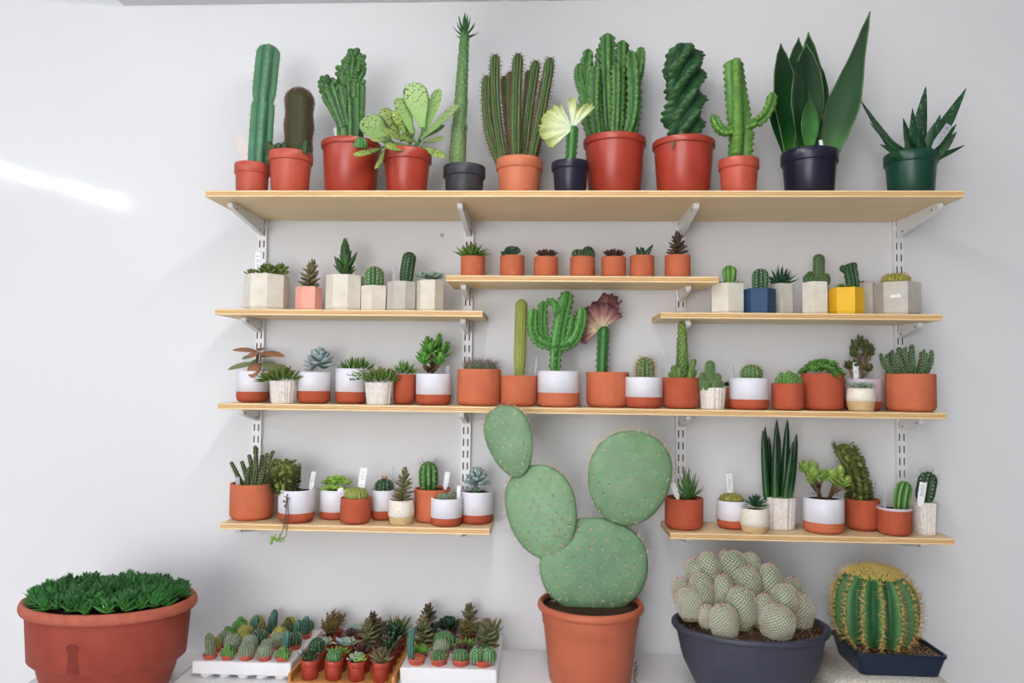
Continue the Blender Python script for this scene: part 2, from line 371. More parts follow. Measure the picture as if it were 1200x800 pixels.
def dotted(mb, sp, base, top, R, prof, n, k=7, sl=2.6, sr=.2, seed=0, bump=1.0, lo=0.0, rings=16, seg=30, flatness=.35):
    """smooth body with a spiral lattice of little star-shaped spine tufts"""
    rnd = random.Random(seed); base, top = V(base), V(top); ax = top-base; L = ax.length; T = ax.normalized(); N = V((1, 0, 0)); N = (N-T*N.dot(T)).normalized(); B = T.cross(N)
    sweep_col(mb, None, base, top, R, 1, 0, prof=prof, rings=rings, seg=seg, seed=seed)
    acc = []; tot = 0.0; M_ = 200
    for i in range(M_):
        s = lo+(1-lo)*(i+.5)/M_; r0, r1 = R*prof(max(0, s-.5/M_)), R*prof(min(1, s+.5/M_)); tot += R*prof(s)*math.hypot(L/M_, r1-r0); acc.append(tot)
    j = 0
    for i in range(n):
        while j < M_-1 and acc[j] < tot*(i+.5)/n: j += 1
        s = lo+(1-lo)*(j+.5)/M_; a = i*2.39996; nr = N*math.cos(a)+B*math.sin(a); ds = R*(prof(min(1, s+.02))-prof(max(0, s-.02)))/(.04*L); nn = (nr-T*ds).normalized(); p = base+ax*s+nr*R*prof(s)
        t1 = nn.cross(T); t1 = t1.normalized() if t1.length > 1e-3 else B; t2 = nn.cross(t1); ph = rnd.uniform(0, 6)
        for q in range(k):
            b = ph+2*PI*q/k; sp.spine(p+nn*bump*.3, (t1*math.cos(b)+t2*math.sin(b)+nn*flatness), sl*rnd.uniform(.8, 1.15), sr)
def globe(mb, sp, c, R, H, ribs=14, depth=.15, **k):
    """globe cactus sitting with its base at c"""
    c = V(c)
    def prof(s): 
        x = -.72+1.72*s
        return math.sqrt(max(0, 1-abs(x)**2.3))
    k.setdefault('seg', 5); k.setdefault('rings', 14); k.setdefault('upb', .2); k.setdefault('sstep', 3.4)
    sweep_col(mb, sp, c, c+V((0, 0, H)), R, ribs=ribs, depth=depth, prof=prof, **k)

LP = {'blade': [(0, .55), (.12, .78), (.33, 1), (.52, .76), (.7, .44), (.88, .22), (1, .02)], 'obov': [(0, .3), (.15, .4), (.35, .7), (.6, 1), (.82, .95), (.95, .6), (1, .1)],
      'spoon': [(0, .3), (.25, .42), (.55, .85), (.78, 1), (.92, .72), (1, .06)],
      'lance': [(0, .75), (.25, 1), (.55, .8), (.8, .42), (1, .03)],
      'paddle': [(0, .16), (.18, .22), (.42, .66), (.68, 1), (.87, .9), (.97, .5), (1, .08)],
      'sword': [(0, .42), (.15, .55), (.45, 1), (.72, .82), (.9, .4), (1, .02)],
      'oval': [(0, .18), (.15, .6), (.42, 1), (.7, .93), (.9, .58), (1, .08)],
      'finger': [(0, .6), (.3, .95), (.7, 1), (.9, .7), (1, .1)],
      'awl': [(0, 1), (.3, .86), (.6, .6), (.85, .28), (1, .02)],
      'spear': [(0, .85), (.2, 1), (.6, .92), (.85, .6), (.96, .25), (1, .02)]}
def lprof(shape, n):
    pr = LP[shape]
    if n < 10: return pr
    out = []; K = len(pr)
    for i in range(K-1):
        p0, p1, p2, p3 = pr[max(0, i-1)], pr[i], pr[i+1], pr[min(K-1, i+2)]
        for k in range(3):
            t = k/3; w = .5*(2*p1[1]+(p2[1]-p0[1])*t+(2*p0[1]-5*p1[1]+4*p2[1]-p3[1])*t*t+(3*p1[1]-p0[1]-3*p2[1]+p3[1])*t**3)
            out.append((p1[0]+(p2[0]-p1[0])*t, max(.01, w)))
    return out+[pr[-1]]
def leaf_data(shape, W, T, curl, gutter=.0, n=8):
    """unit-length leaf along +x; W half width, T half thickness (fractions of the length)"""
    vs = []; ts = []; fs = []; pr = lprof(shape, n); m = len(pr)
    for k, (t, w) in enumerate(pr):
        x = t*(1-.22*curl*curl*t); z = curl*t*t*.6
        tk = T*(min(1, w*1.25) if t < .85 else w)*(1-.35*t)
        for j in range(n):
            a = 2*PI*j/n
            vs.append(V((x, math.cos(a)*w*W, z+math.sin(a)*tk+gutter*W*w*math.cos(a)**2))); ts.append(t)
    fs = [(k*n+j, k*n+(j+1) % n, (k+1)*n+(j+1) % n, (k+1)*n+j) for k in range(m-1) for j in range(n)]
    fs += [tuple(range(n-1, -1, -1)), tuple(range((m-1)*n, m*n))]
    return vs, fs, ts
_lc = {}
def leaf_mesh(shape, W, T, curl, gutter, m, n=8):
    key = (shape, round(W, 3), round(T, 3), round(curl, 2), round(gutter, 2), m.name, n)
    if key not in _lc:
        b = MB(); b.add(*leaf_data(shape, W, T, curl, gutter, n)); _lc[key] = b.mesh('leaf', m)
    return _lc[key]
def leaf_matrix(base, vec, nrm, L):
    x = vec.normalized(); z = nrm-x*nrm.dot(x)
    if z.length < 1e-4: z = x.orthogonal()
    z.normalize(); y = z.cross(x)
    return Matrix(((x.x*L, y.x*L, z.x*L, base.x), (x.y*L, y.y*L, z.y*L, base.y), (x.z*L, y.z*L, z.z*L, base.z), (0, 0, 0, 1)))
def leaf(tgt, m, shape, base, vec, L, W, T, curl=0, gutter=0, nrm=None, n=8, name='leaf'):
    """W, T are half width / half thickness as fractions of L. tgt: an MB (joined) or a parent object (own object)"""
    base, vec = V(base), V(vec)
    if nrm is None:
        h = V((vec.x, vec.y, 0)); nrm = V((0, 0, 1))-(h.normalized()*.4 if h.length > 1e-4 else V((0, .4, 0)))
    mx = leaf_matrix(base, vec, V(nrm), L)
    if isinstance(tgt, MB):
        vs, fs, ts = leaf_data(shape, W, T, curl, gutter, n); tgt.add([mx @ v for v in vs], fs, ts)
    else:
        o = bpy.data.objects.new(name, leaf_mesh(shape, W, T, curl, gutter, m, n)); COL.objects.link(o); o.parent = tgt; o.matrix_local = mx
        return o
def rosette(tgt, m, c, n, L, W, T, e0=.15, e1=1.35, shape='spoon', curl=.25, inner=.45, gutter=.15, axis=(0, 0, 1), hh=0, seed=0, ns=8):
    rnd = random.Random(seed); c = V(c); ax = V(axis).normalized(); q = V((0, 0, 1)).rotation_difference(ax); ph = rnd.uniform(0, 6)
    for i in range(n):
        t = i/max(1, n-1); az = ph+i*2.39996; el = e0+(e1-e0)*t**.9+rnd.uniform(-.06, .06); l = L*(1-(1-inner)*t)*rnd.uniform(.93, 1.07)
        d = q @ V((math.cos(az)*math.cos(el), math.sin(az)*math.cos(el), math.sin(el)))
        nn = q @ V((-math.cos(az)*math.sin(el), -math.sin(az)*math.sin(el), math.cos(el)))
        leaf(tgt, m, shape, c+ax*(hh*t)+d*(L*.03), d, l, W, T, curl, gutter, nn, ns)
def tower(tgt, m, base, top, n, L, W, T, shape='oval', el=(.1, .9), curl=.2, taper=.55, seed=0, pairs=False, ns=8):
    """leaves up a stem"""
    rnd = random.Random(seed); base, top = V(base), V(top)
    for i in range(n):
        t = i/max(1, n-1); az = i*2.39996 if not pairs else (i//2)*PI/2+(i % 2)*PI+.5
        e = el[0]+(el[1]-el[0])*t**2.0; l = L*(1-(1-taper)*t**1.5)*rnd.uniform(.9, 1.08)
        d = V((math.cos(az)*math.cos(e), math.sin(az)*math.cos(e), math.sin(e)))
        leaf(tgt, m, shape, base.lerp(top, t if not pairs else (i//2)*2/max(1, n-1)), d, l, W, T, curl, .1, V((-math.cos(az)*math.sin(e), -math.sin(az)*math.sin(e), math.cos(e))), ns)
def stem(mb, pts, r0, r1, n=7):
    """plain tapered tube through pts"""
    vs = []; ts = []; k = len(pts); pts = [V(p) for p in pts]
    for i, p in enumerate(pts):
        T = (pts[min(i+1, k-1)]-pts[max(i-1, 0)]).normalized(); N = T.orthogonal().normalized(); N = V((1, .2, .1)); N = (N-T*N.dot(T)).normalized(); B = T.cross(N); r = r0+(r1-r0)*i/(k-1)
        for j in range(n): a = 2*PI*j/n; vs.append(p+(N*math.cos(a)+B*math.sin(a))*r); ts.append(i/(k-1))
    fs = [(i*n+j, i*n+(j+1) % n, (i+1)*n+(j+1) % n, (i+1)*n+j) for i in range(k-1) for j in range(n)]
    fs += [tuple(range(n-1, -1, -1)), tuple(range((k-1)*n, k*n))]
    mb.add(vs, fs, ts)
def fan(mb, c, a0, a1, r0, r1, th, wave, nw, yo=0, rag=.05, seed=0, na=40, nr=8, vary=None, lean=0):
    """crested fan: a thick sheet whose rim ripples"""
    rnd = random.Random(seed); c = V(c); rr = [1+rnd.uniform(-rag, rag) for _ in range(na+1)]; vs = []; ts = []
    for side in (-1, 1):
        for i in range(na+1):
            a = a0+(a1-a0)*i/na; rm = r1*rr[i]*(vary(i/na) if vary else 1)
            for k in range(nr+1):
                t = k/nr; r = r0+(rm-r0)*t; w = wave*math.sin(nw*a+seed)*t*t
                thk = th*(.55+.45*t)*math.sqrt(max(.02, 1-max(0, (t-.8)/.2)**2))*(1 if 0 < i < na else .15)
                vs.append(c+V((math.cos(a)*r, yo+w+lean*t+side*thk, math.sin(a)*r))); ts.append(t)
    S = (na+1)*(nr+1); fs = []
    for i in range(na):
        for k in range(nr):
            p = i*(nr+1)+k; fs.append((p, p+nr+1, p+nr+2, p+1)); fs.append((S+p, S+p+1, S+p+nr+2, S+p+nr+1))
        p = i*(nr+1)+nr; fs.append((p, p+nr+1, S+p+nr+1, S+p)); p = i*(nr+1); fs.append((p, S+p, S+p+nr+1, p+nr+1))
    for i in (0, na):
        for k in range(nr):
            p = i*(nr+1)+k; fs.append((p, p+1, S+p+1, S+p) if i == 0 else (p, S+p, S+p+1, p+1))
    mb.add(vs, fs, ts)

class Pl:
    def __init__(s, name, label, cat, lr, top, d, zk, group=None):
        z = ZS[zk] if isinstance(zk, str) else zk
        s.xc = (lr[0]+lr[1])/2; X = x_at(s.xc, d, z+.05); s.loc = V((X, -d, z)); px, s.base, dep = proj(s.loc)
        s.u = dep/FPX; s.k = 1/math.sqrt(1+((s.xc-640)/FPX)**2); s.w = (lr[1]-lr[0])*s.k; s.h = s.base-top
        s.xc = proj(V((X, -d, z+.05)))[0]
        s.root = empty(name, s.loc, s.u); tag(s.root, label, cat, group); s.soilz = s.h-3
        s.seed = int(s.xc*7+top)
    def p(s, px, py, dy=0): return V((px-s.xc, dy, s.base-py))
    def part(s, mb, name, m, parent=None, smooth=True, kind=None): return mb.build(name, m, parent or s.root, smooth, kind)
    def soil(s, r, z, m=None, nm='soil'):
        b = MB(); rnd = random.Random(s.seed); prof = [(.001, z+.5)]+[(r*t, z+rnd.uniform(-.25, .45)) for t in (.3, .55, .8)]+[(r, z)]
        prof = [(r, z-.6)]+[(r, z)]+prof[1:-1][::-1]+[(.001, z+.5)]
        b.lathe(prof, 24, mod=lambda a, zz: 1); s.soilz = z; return s.part(b, nm, m or SOIL)
    # pots
    def nursery(s, m, wb=.84, rim=.2, soil=None, lip=1.0, n=40, sub=True):
        R, h = s.w/2, s.h; rh = max(2.5, h*rim); rb = R*wb; Ri = R-(1.2*lip if R > 12 else .8); f = lambda z: rb+(Ri-rb)*z/h
        b = MB(); b.lathe([(rb*.9, .3), (rb*.97, 0), (rb, .6), (f(h-rh), h-rh), (f(h)-.1, h-.3), (f(h)-1.4, h-.4), (f(h-4)-1.6, h-4.5), (.01, h-4.6)], n); o = s.part(b, 'pot', m)
        b = MB(); r = Ri+.2
        b.lathe([(f(h-rh)-.1, h-rh-.4), (R-.5, h-rh), (R-.1, h-rh+.5), (R, h-.6), (R-.3, h), (R-1.0, h), (R-1.7, h-.5), (f(h-3)-1.3, h-3.5)], n); s.part(b, 'rim', m, o)
        s.soil(f(h-3)-1.4, h-3, soil); return o
    def terra(s, m=None, soil=None, bulge=0):
        m = m or TERRA; R, h = s.w/2, s.h; c = min(7, h*.2); t = 1.7
        b = MB(); arc = [(R-c*(1-math.sin(a)), c*(1-math.cos(a))) for a in [i*PI/2/6 for i in range(7)]]
        b.lathe([(R-c-1, 0)]+arc+[(R+bulge, h*.55), (R, h-.6), (R-.5, h), (R-t+.3, h), (R-t, h-.6), (R-t, h-4), (.01, h-4)], 44)
        o = s.part(b, 'pot', m); s.soil(R-t-.05, h-2.6, soil); return o
    def twotone(s, band, m=None, gl=None, soil=None):
        m = m or TERRA2; gl = gl or GLAZE; R, h = s.w/2, s.h; z0 = s.base-band; c = min(6.5, z0*.6); t = 1.7
        arc = [(R-c*(1-math.sin(a)), c*(1-math.cos(a))) for a in [i*PI/2/6 for i in range(7)]]
        b = MB(); b.lathe([(R-c-1, 0)]+arc+[(R-.05, z0)], 44); b.lathe([(R-.1, z0), (R-.4, h-.4), (R-t-.05, h-.5), (R-t, h-4), (.01, h-4)], 44)
        o = s.part(b, 'pot', m)
        b = MB(); b.lathe([(R-.2, z0), (R+.28, z0+.25), (R+.3, h-.6), (R-.2, h+.1), (R-t, h), (R-t-.25, h-.6), (R-t-.25, h-3.2)], 44); s.part(b, 'glaze', gl, o)
        s.soil(R-t-.3, h-2.6, soil); return o
    def geo(s, m, n=8, rot=0.0, soil=None, chamf=.1, taper=.0):
        h = s.h; ext = max(abs(math.cos(2*PI*j/n+rot)) for j in range(n)); R = s.w/2/ext; ch = h*chamf; t = 2.6
        b = MB(); b.lathe([(R*.9, 0), (R*(1-taper), ch), (R, h-.5), (R-.5, h), (R-t, h), (R-t-.3, h-4), (.01, h-4)], n, rot=rot)
        o = s.part(b, 'pot', m, smooth=False)
        b = MB(); b.lathe([(R-t-.1, h-3.2), (R-t-.1, h-2.6), (R*.5, h-2.1), (.01, h-2.3)], n, rot=rot); s.part(b, 'soil', soil or SOIL); s.soilz = h-2.5; return o
    def carved(s, wb=.86, m=None, soil=None):
        R, h = s.w/2, s.h; rnd = random.Random(s.seed); n = 54; js = [1+rnd.uniform(-.06, .04) for _ in range(n)]
        rim = [rnd.uniform(-.5, .5) for _ in range(n)]
        def mod(a, z): return 1 if z > h-3.9 and False else js[int(round(a/(2*PI)*n)) % n]
        b = MB(); rb = R*wb
        b.lathe([(rb*.93, 0), (rb, 1.0), ((rb+R)/2*1.01, h*.5), (R, h-.8), (R-.6, h)], n, mod=mod); b.lathe([(R-.6, h), (R-2.0, h-.1), (R-2.4, h-4), (.01, h-4)], n, mod=lambda a, z: js[int(round(a/(2*PI)*n)) % n] if z > h-.05 else 1)
        o = s.part(b, 'pot', m or CARVE, smooth=False); s.soil(R-2.5, h-2.6, soil); return o
    def stone(s, band, soil=None):
        R, h = s.w/2, s.h; z0 = s.base-band
        def f(z): t = z/h; return R*(.86+.16*math.sin(min(1, t*1.6)*PI/2)-.10*max(0, t-.55)/.45)
        b = MB(); b.lathe([(f(0)-1, 0), (f(.02*h), .4)]+[(f(z0*t), z0*t) for t in (.3, .6, 1)]+[(f(z0+.1)-.3, z0+.2), (f(h)-.4, h-.5), (f(h)-1.7, h-.5), (f(h)-2, h-4), (.01, h-4)], 40); o = s.part(b, 'pot', SANDC)
        b = MB(); b.lathe([(f(z0)-.2, z0)]+[(f(z)+.28, z) for z in (z0+.2, z0+(h-z0)*.35, z0+(h-z0)*.7, h-.6)]+[(f(h)-.3, h+.1), (f(h)-1.7, h), (f(h)-1.9, h-3)], 40); s.part(b, 'glaze', CREAM, o)
        s.soil(f(h)-2.0, h-2.6, soil); return o
    def tagstick(s, base, top, w=5.0, dy=0, m=None, ink=True, ty=0):
        """flat plant tag pushed into the soil; base, top in photo pixels"""
        a, c = s.p(*base, dy), s.p(*top, dy+ty); ax = (c-a); L = ax.length; ax.normalize(); sx = V((1, 0, 0)); sx = (sx-ax*sx.dot(ax)).normalized(); nn = sx.cross(ax)
        mx = Matrix(((sx.x, ax.x, nn.x, a.x), (sx.y, ax.y, nn.y, a.y), (sx.z, ax.z, nn.z, a.z), (0, 0, 0, 1)))
        b = MB(); b.add([V((x, y, z)) for z in (-.25, .25) for x, y in ((-w*.2, 0), (w*.2, 0), (w/2, L*.25), (w/2, L), (-w/2, L), (-w/2, L*.25))],
                        [(5, 4, 3, 2, 1, 0), (6, 7, 8, 9, 10, 11)]+[(i, (i+1) % 6, 6+(i+1) % 6, 6+i) for i in range(6)])
        o = s.part(b, 'plant_tag', m or TAGM, smooth=False); o.matrix_local = mx
        if ink:
            rnd = random.Random(s.seed+3); b = MB(); y = L*.92
            while y > L*.42:
                x = rnd.uniform(.15, .32)*w; hh = rnd.uniform(.5, 1.1)
                if rnd.random() < .8:
                    b.box((-x, y-.3, -.33), (x, y, -.26)); b.box((x-.35, y-hh, -.33), (x, y, -.26)) if rnd.random() < .6 else b.box((-x, y-hh, -.33), (-x+.35, y, -.26))
                y -= 1.3
            b.v = [V((q.x, q.y, -q.z)) for q in b.v]; b.f = [f[::-1] for f in b.f]
            k = b.build('handwriting', INK, o, False)
        return o

# ------------------------------------------------------------------ plant colours
G_BLUE = pm('bluegreen_skin', (52, 120, 88), (98, 160, 118), vscale=.05, var=.22)
G_DARKB = pm('dark_bumpy_skin', (48, 92, 44), (52, 84, 46), vscale=.3, var=.3)
G_MON = pm('monstrose_skin', (36, 92, 46), (86, 142, 70), vscale=.12, var=.3, dim=0.74)
KAL = pm('kalanchoe_leaf', (136, 182, 98), (156, 190, 114), rough=.4, vscale=2, var=.12, speck=((74, 52, 36), 'tip'), spscale=20, spth=.585, dim=0.86)
KAL2 = pm('spotted_kalanchoe_leaf', (122, 158, 70), (150, 174, 84), rough=.4, vscale=2, var=.15, speck=((66, 48, 34), 'all'), spscale=17, spth=.575, dim=.95)
EVE = pm('needle_cactus_skin', (110, 142, 84), (76, 122, 66), vscale=.3, var=.35)
EVEL = pm('needle_leaf', (40, 100, 48), (60, 120, 56))
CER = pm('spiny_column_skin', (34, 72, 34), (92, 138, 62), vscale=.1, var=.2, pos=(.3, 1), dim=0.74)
LACT = pm('crested_pale', (200, 212, 188), (156, 170, 86), mid=(.6, (198, 208, 160)), vscale=.35, var=.22, dim=.95)
LACP = pm('crested_purple', (196, 184, 148), (82, 34, 46), mid=(.48, (150, 108, 100)), vscale=.6, var=.45, dim=.95)
STK = pm('green_stock', (46, 108, 48), (78, 140, 66), vscale=.15, var=.2)
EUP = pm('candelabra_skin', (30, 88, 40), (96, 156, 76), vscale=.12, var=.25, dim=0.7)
EUPB = pm('bright_candelabra_skin', (128, 178, 96), (52, 122, 46), mid=(.45, (86, 150, 66)), vscale=.12, var=.18)
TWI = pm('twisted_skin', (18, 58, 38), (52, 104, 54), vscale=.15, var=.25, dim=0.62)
BRT = pm('bright_winged_skin', (62, 128, 50), (112, 168, 66), vscale=.1, var=.2)
SNK = pm('snake_leaf', (62, 132, 40), (22, 64, 32), mid=(.24, (26, 82, 36)), rough=.32, vscale=3, var=.25, spec=.45, dim=0.62)
SNKM = pm('pale_snake_leaf', (84, 150, 40), (40, 96, 44), mid=(.3, (60, 124, 50)), rough=.35, vscale=6, var=.3)
SNKV = pm('leaf_margin', (96, 128, 76), (90, 122, 74), vscale=14, var=.6)
GAS = pm('dark_aloe_leaf', (42, 98, 52), (28, 72, 46), vscale=8, var=.35, speck=((60, 116, 74), 'all'), spscale=26, spth=.6, dim=0.68)
TOW = pm('brown_tipped_leaf', (132, 152, 90), (112, 76, 62), mid=(.45, (122, 128, 84)), vscale=3, var=.2, dim=.95)
TOWD = pm('dark_red_leaf', (96, 116, 66), (84, 46, 46), mid=(.5, (88, 80, 58)), vscale=3, var=.25, dim=.95)
FNG = pm('finger_leaf', (74, 116, 56), (66, 104, 52), vscale=3, var=.2)
LOW = pm('dark_low_leaf', (138, 176, 66), (84, 92, 46), vscale=2, var=.3, dim=.95)
GREY = pm('grey_green_leaf', (142, 170, 142), (156, 178, 158), vscale=2, var=.15, rough=.6, dim=.95)
ECH = pm('blue_grey_leaf', (134, 160, 156), (156, 174, 178), vscale=2, var=.1, rough=.6, dim=.95)
GREENR = pm('green_red_tip_leaf', (84, 142, 46), (150, 92, 60), mid=(.7, (92, 136, 50)), vscale=2, var=.22)
GREENS = pm('fresh_green_leaf', (86, 150, 48), (116, 172, 66), vscale=2, var=.22)
LIME = pm('lime_leaf', (118, 164, 48), (156, 194, 72), vscale=2, var=.2, dim=.95)
LUSH = pm('lush_leaf', (46, 106, 34), (100, 158, 56), vscale=2, var=.3)
DKR = pm('dark_rosette_leaf', (74, 86, 52), (82, 44, 46), mid=(.4, (78, 56, 50)), vscale=2, var=.25, dim=.95)
DKG = pm('dark_green_leaf', (44, 84, 50), (38, 70, 48), vscale=2, var=.25)
STR = pm('striped_leaf', (34, 84, 50), (26, 66, 44), vscale=6, var=.35, speck=((170, 196, 160), 'all'), spscale=9, spth=.62)
COP_T = pm('copper_leaf', (150, 104, 72), (164, 112, 78), vscale=2, var=.15, rough=.65, dim=.95)
COP_G = pm('olive_felt_leaf', (128, 146, 92), (116, 128, 78), vscale=2, var=.15, rough=.65, dim=.95)
JADE = pm('jade_leaf', (72, 140, 44), (92, 146, 52), mid=(.8, (84, 150, 50)), rough=.3, vscale=2, var=.25)
JADEL = pm('light_jade_leaf', (110, 164, 60), (140, 158, 70), rough=.3, vscale=2, var=.25, dim=.95)
DKJ = pm('dark_jade_leaf', (58, 92, 36), (92, 92, 46), rough=.35, vscale=2, var=.3)
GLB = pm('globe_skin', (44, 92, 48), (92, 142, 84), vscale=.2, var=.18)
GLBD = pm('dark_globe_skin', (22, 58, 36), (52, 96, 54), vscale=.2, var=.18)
GLBY = pm('gold_globe_skin', (104, 124, 40), (160, 156, 62), vscale=.2, var=.18, dim=.95)
GLBG = pm('grey_globe_skin', (70, 92, 76), (136, 152, 128), vscale=.3, var=.2, dim=.95)
YCOL = pm('yellowgreen_column_skin', (110, 126, 42), (150, 158, 70), vscale=.1, var=.15, dim=.95)
GCOL = pm('fresh_column_skin', (34, 92, 34), (110, 170, 78), pos=(.35, 1), vscale=.2, var=.15)
OPU = pm('prickly_pear_skin', (124, 162, 126), (112, 150, 110), vscale=.05, var=.16, rough=.5, dim=.95)
OPU2 = pm('old_prickly_pear_skin', (98, 138, 108), (112, 152, 114), vscale=.05, var=.22, rough=.5, dim=.95)
AREO = mat('areole', (96, 74, 44), rough=.9)
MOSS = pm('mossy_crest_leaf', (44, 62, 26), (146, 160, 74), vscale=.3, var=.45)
STEMG = pm('green_stem', (70, 110, 50), (96, 140, 66), vscale=.3, var=.2)
STEMB = pm('brown_stem', (100, 74, 50), (112, 96, 60), vscale=.3, var=.2)
BLUC = pm('teal_column_skin', (34, 92, 88), (84, 140, 124), vscale=.2, var=.15)

# ------------------------------------------------------------------ top shelf
C_, S_ = 'cactus', 'succulent'
q = Pl('potted_column_cactus', 'tall blue-green column cactus in a small red plastic pot', C_, (273.6, 317), 193, .165, 'top'); q.nursery(REDP2, .86, .27)
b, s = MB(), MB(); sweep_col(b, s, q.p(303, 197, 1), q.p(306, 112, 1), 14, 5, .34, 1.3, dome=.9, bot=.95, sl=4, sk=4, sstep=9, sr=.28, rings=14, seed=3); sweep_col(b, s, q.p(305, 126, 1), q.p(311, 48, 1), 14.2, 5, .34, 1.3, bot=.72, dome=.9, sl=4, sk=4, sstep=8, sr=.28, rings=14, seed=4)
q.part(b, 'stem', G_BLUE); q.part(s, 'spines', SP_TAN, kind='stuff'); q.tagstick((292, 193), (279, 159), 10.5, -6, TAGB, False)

q = Pl('potted_column_cactus', 'brown-spined knobbly column cactus with offsets in a red pot', C_, (313, 367), 180, .185, 'top'); q.nursery(REDP2, .8, .2)
b, s = MB(), MB(); dotted(b, s, q.p(348, 184, 2), q.p(348, 102, 2), 14.5, lambda t: (.86+.12*min(1, t*5)+.05*math.sin(t*17))*math.sqrt(max(0, 1-max(0, (t-.85)/.15)**2)), 560, 6, 4.2, .42, 5, flatness=1.0)
for i, x in enumerate((319, 325, 331, 337, 343, 350, 356, 361)): sweep_col(b, s, q.p(x, 184, -10-5*math.sin(i)), q.p(x-1+i*.3, 168+(i*5) % 7, -12-4*math.sin(i)), 4, 7, .2, rings=7, sl=2.4, sk=3, sstep=3.5, seed=i)
q.part(b, 'stem', G_DARKB); q.part(s, 'spines', SP_BROWN, kind='stuff')

q = Pl('potted_crested_cactus', 'lumpy crested green cactus in a large red pot', C_, (375, 447), 168.6, .17, 'top'); q.nursery(REDP, .83, .1, lip=1.6)
b, s = MB(), MB(); kw = dict(ribs=9, depth=.32, p=1.2, sl=1.8, sk=3, sstep=9, rings=14, flat=.75)
sweep_col(b, s, q.p(410, 172), q.p(407, 112), 16, bot=.9, dome=.5, seed=1, **kw)
sweep_col(b, s, q.p(404, 150, -7), q.p(388, 99, -9), 13, prof=lambda t: (.6+.75*t)*math.sqrt(max(0, 1-max(0, (t-.72)/.28)**2)), seed=2, **kw)
sweep_col(b, s, q.p(396, 138, -8), q.p(382, 108, -10), 9, prof=lambda t: (.6+.5*t)*math.sqrt(max(0, 1-max(0, (t-.7)/.3)**2)), seed=7, **kw)
sweep_col(b, s, q.p(416, 150, 1), q.p(417, 93, 1), 9.5, dome=.8, seed=3, **kw)
sweep_col(b, s, q.p(406, 120, 2), q.p(404, 80, 2), 15, prof=lambda t: (.7+.4*t)*math.sqrt(max(0, 1-max(0, (t-.6)/.4)**2)), seed=4, lump=(2.5, .15), **kw)
sweep_col(b, s, q.p(407, 100, 0), q.p(412, 62, 0), 13, prof=lambda t: (.6+.75*t)*math.sqrt(max(0, 1-max(0, (t-.62)/.38)**2)), seed=5, lump=(2.5, .2), **kw)
sweep_col(b, s, q.p(412, 95, 2), q.p(421, 72, 2), 8, seed=6, lump=(1.5, .2), **kw)
r = random.Random(7)
for cx, cy, dy, R0, n_ in ((386, 104, -9, 13, 10), (412, 68, 0, 13, 11), (404, 84, 2, 14, 9), (420, 76, 2, 8, 6), (417, 97, 1, 9, 6)):
    for i in range(n_):
        a = -.5+4.1*i/(n_-1); c0 = q.p(cx, cy, dy+r.uniform(-5, 4)); d = V((math.cos(a), r.uniform(-.6, .2), math.sin(a))); sweep_col(b, s, c0+d*R0*.35, c0+d*(R0+r.uniform(-1, 2.5)), r.uniform(2.8, 4.2), 5, .3, rings=8, seg=4, sl=1.2, sk=2, sstep=4, seed=i)
q.part(b, 'stem', G_MON); q.part(s, 'spines', SP_CREAM, kind='stuff')
q.tagstick((396, 168), (390, 146), 7, 6, TAGM, False)
b = MB(); globe(b, None, q.p(428, 182, -26), 8.5, 14, 12, .18); q.part(b, 'offset', G_MON)

q = Pl('potted_kalanchoe', 'broad-leaved pale green succulent with brown-specked leaves in a red pot', S_, (448, 506), 178.5, .195, 'top'); q.nursery(REDP, .78, .22)
c = q.p(491, 166, -4)
b = MB(); stem(b, [q.p(480, 182), q.p(486, 172, -3), c], 2.6, 2.2); stem(b, [c, q.p(494, 158, -4), q.p(495, 148, -3)], 2.1, 1.6); stem(b, [q.p(470, 182), q.p(463, 172, -6)], 2.5, 2); q.part(b, 'stem', STEMG)
for bx, by, dy, tx, ty, tdy, hw, mm, nz in (
        (495, 150, -4, 483, 98, -8, 13, KAL, (.2, -1, .1)), (498, 152, 2, 513, 100, 8, 8.5, KAL, (-.6, -1, 0)), (493, 164, -6, 540, 128, -12, 11, KAL, (-.3, -.8, .9)),
        (494, 160, 3, 519, 143, 10, 6, KAL, (-.2, -.8, .8)), (484, 158, -6, 465, 116, -8, 9, KAL, (.7, -1, .1)), (478, 160, 6, 468, 122, 8, 7, KAL2, (.5, -1, .1)), (458, 170, -5, 426, 140, -8, 15, KAL, (.3, -1, .5)),
        (462, 158, 5, 445, 122, 9, 8, KAL, (.3, -1, .2)), (472, 168, -10, 452, 131, -14, 5.5, KAL2, (.7, -1, .2)), (478, 164, -9, 462, 134, -16, 5, KAL2, (.6, -1, .2)), (488, 168, -8, 452, 163, -28, 9, KAL2, (.1, -1, .9)),
        (486, 174, -10, 458, 184, -34, 9.5, KAL2, (-.1, -1, .6)), (496, 168, -6, 522, 165, -10, 5, KAL2, (0, -.8, .8)), (494, 172, -6, 524, 190, -16, 5.5, KAL2, (.3, -1, .5)),
        (455, 178, -22, 425, 197, -44, 5.5, KAL2, (-.3, -1, .5)), (455, 182, -24, 451, 210, -40, 5, KAL2, (-.8, -1, .2)), (455, 166, -20, 447, 180, -44, 7, KAL2, (0, -1, .5)), (480, 168, 0, 476, 145, -2, 7, KAL2, (.3, -1, .1))):
    a0, a1 = q.p(bx, by, dy), q.p(tx, ty, tdy); L = (a1-a0).length; leaf(q.root, mm, 'obov', a0, a1-a0, L, hw*1.12/L, 1.6/L, .08, .14, nz, 10)

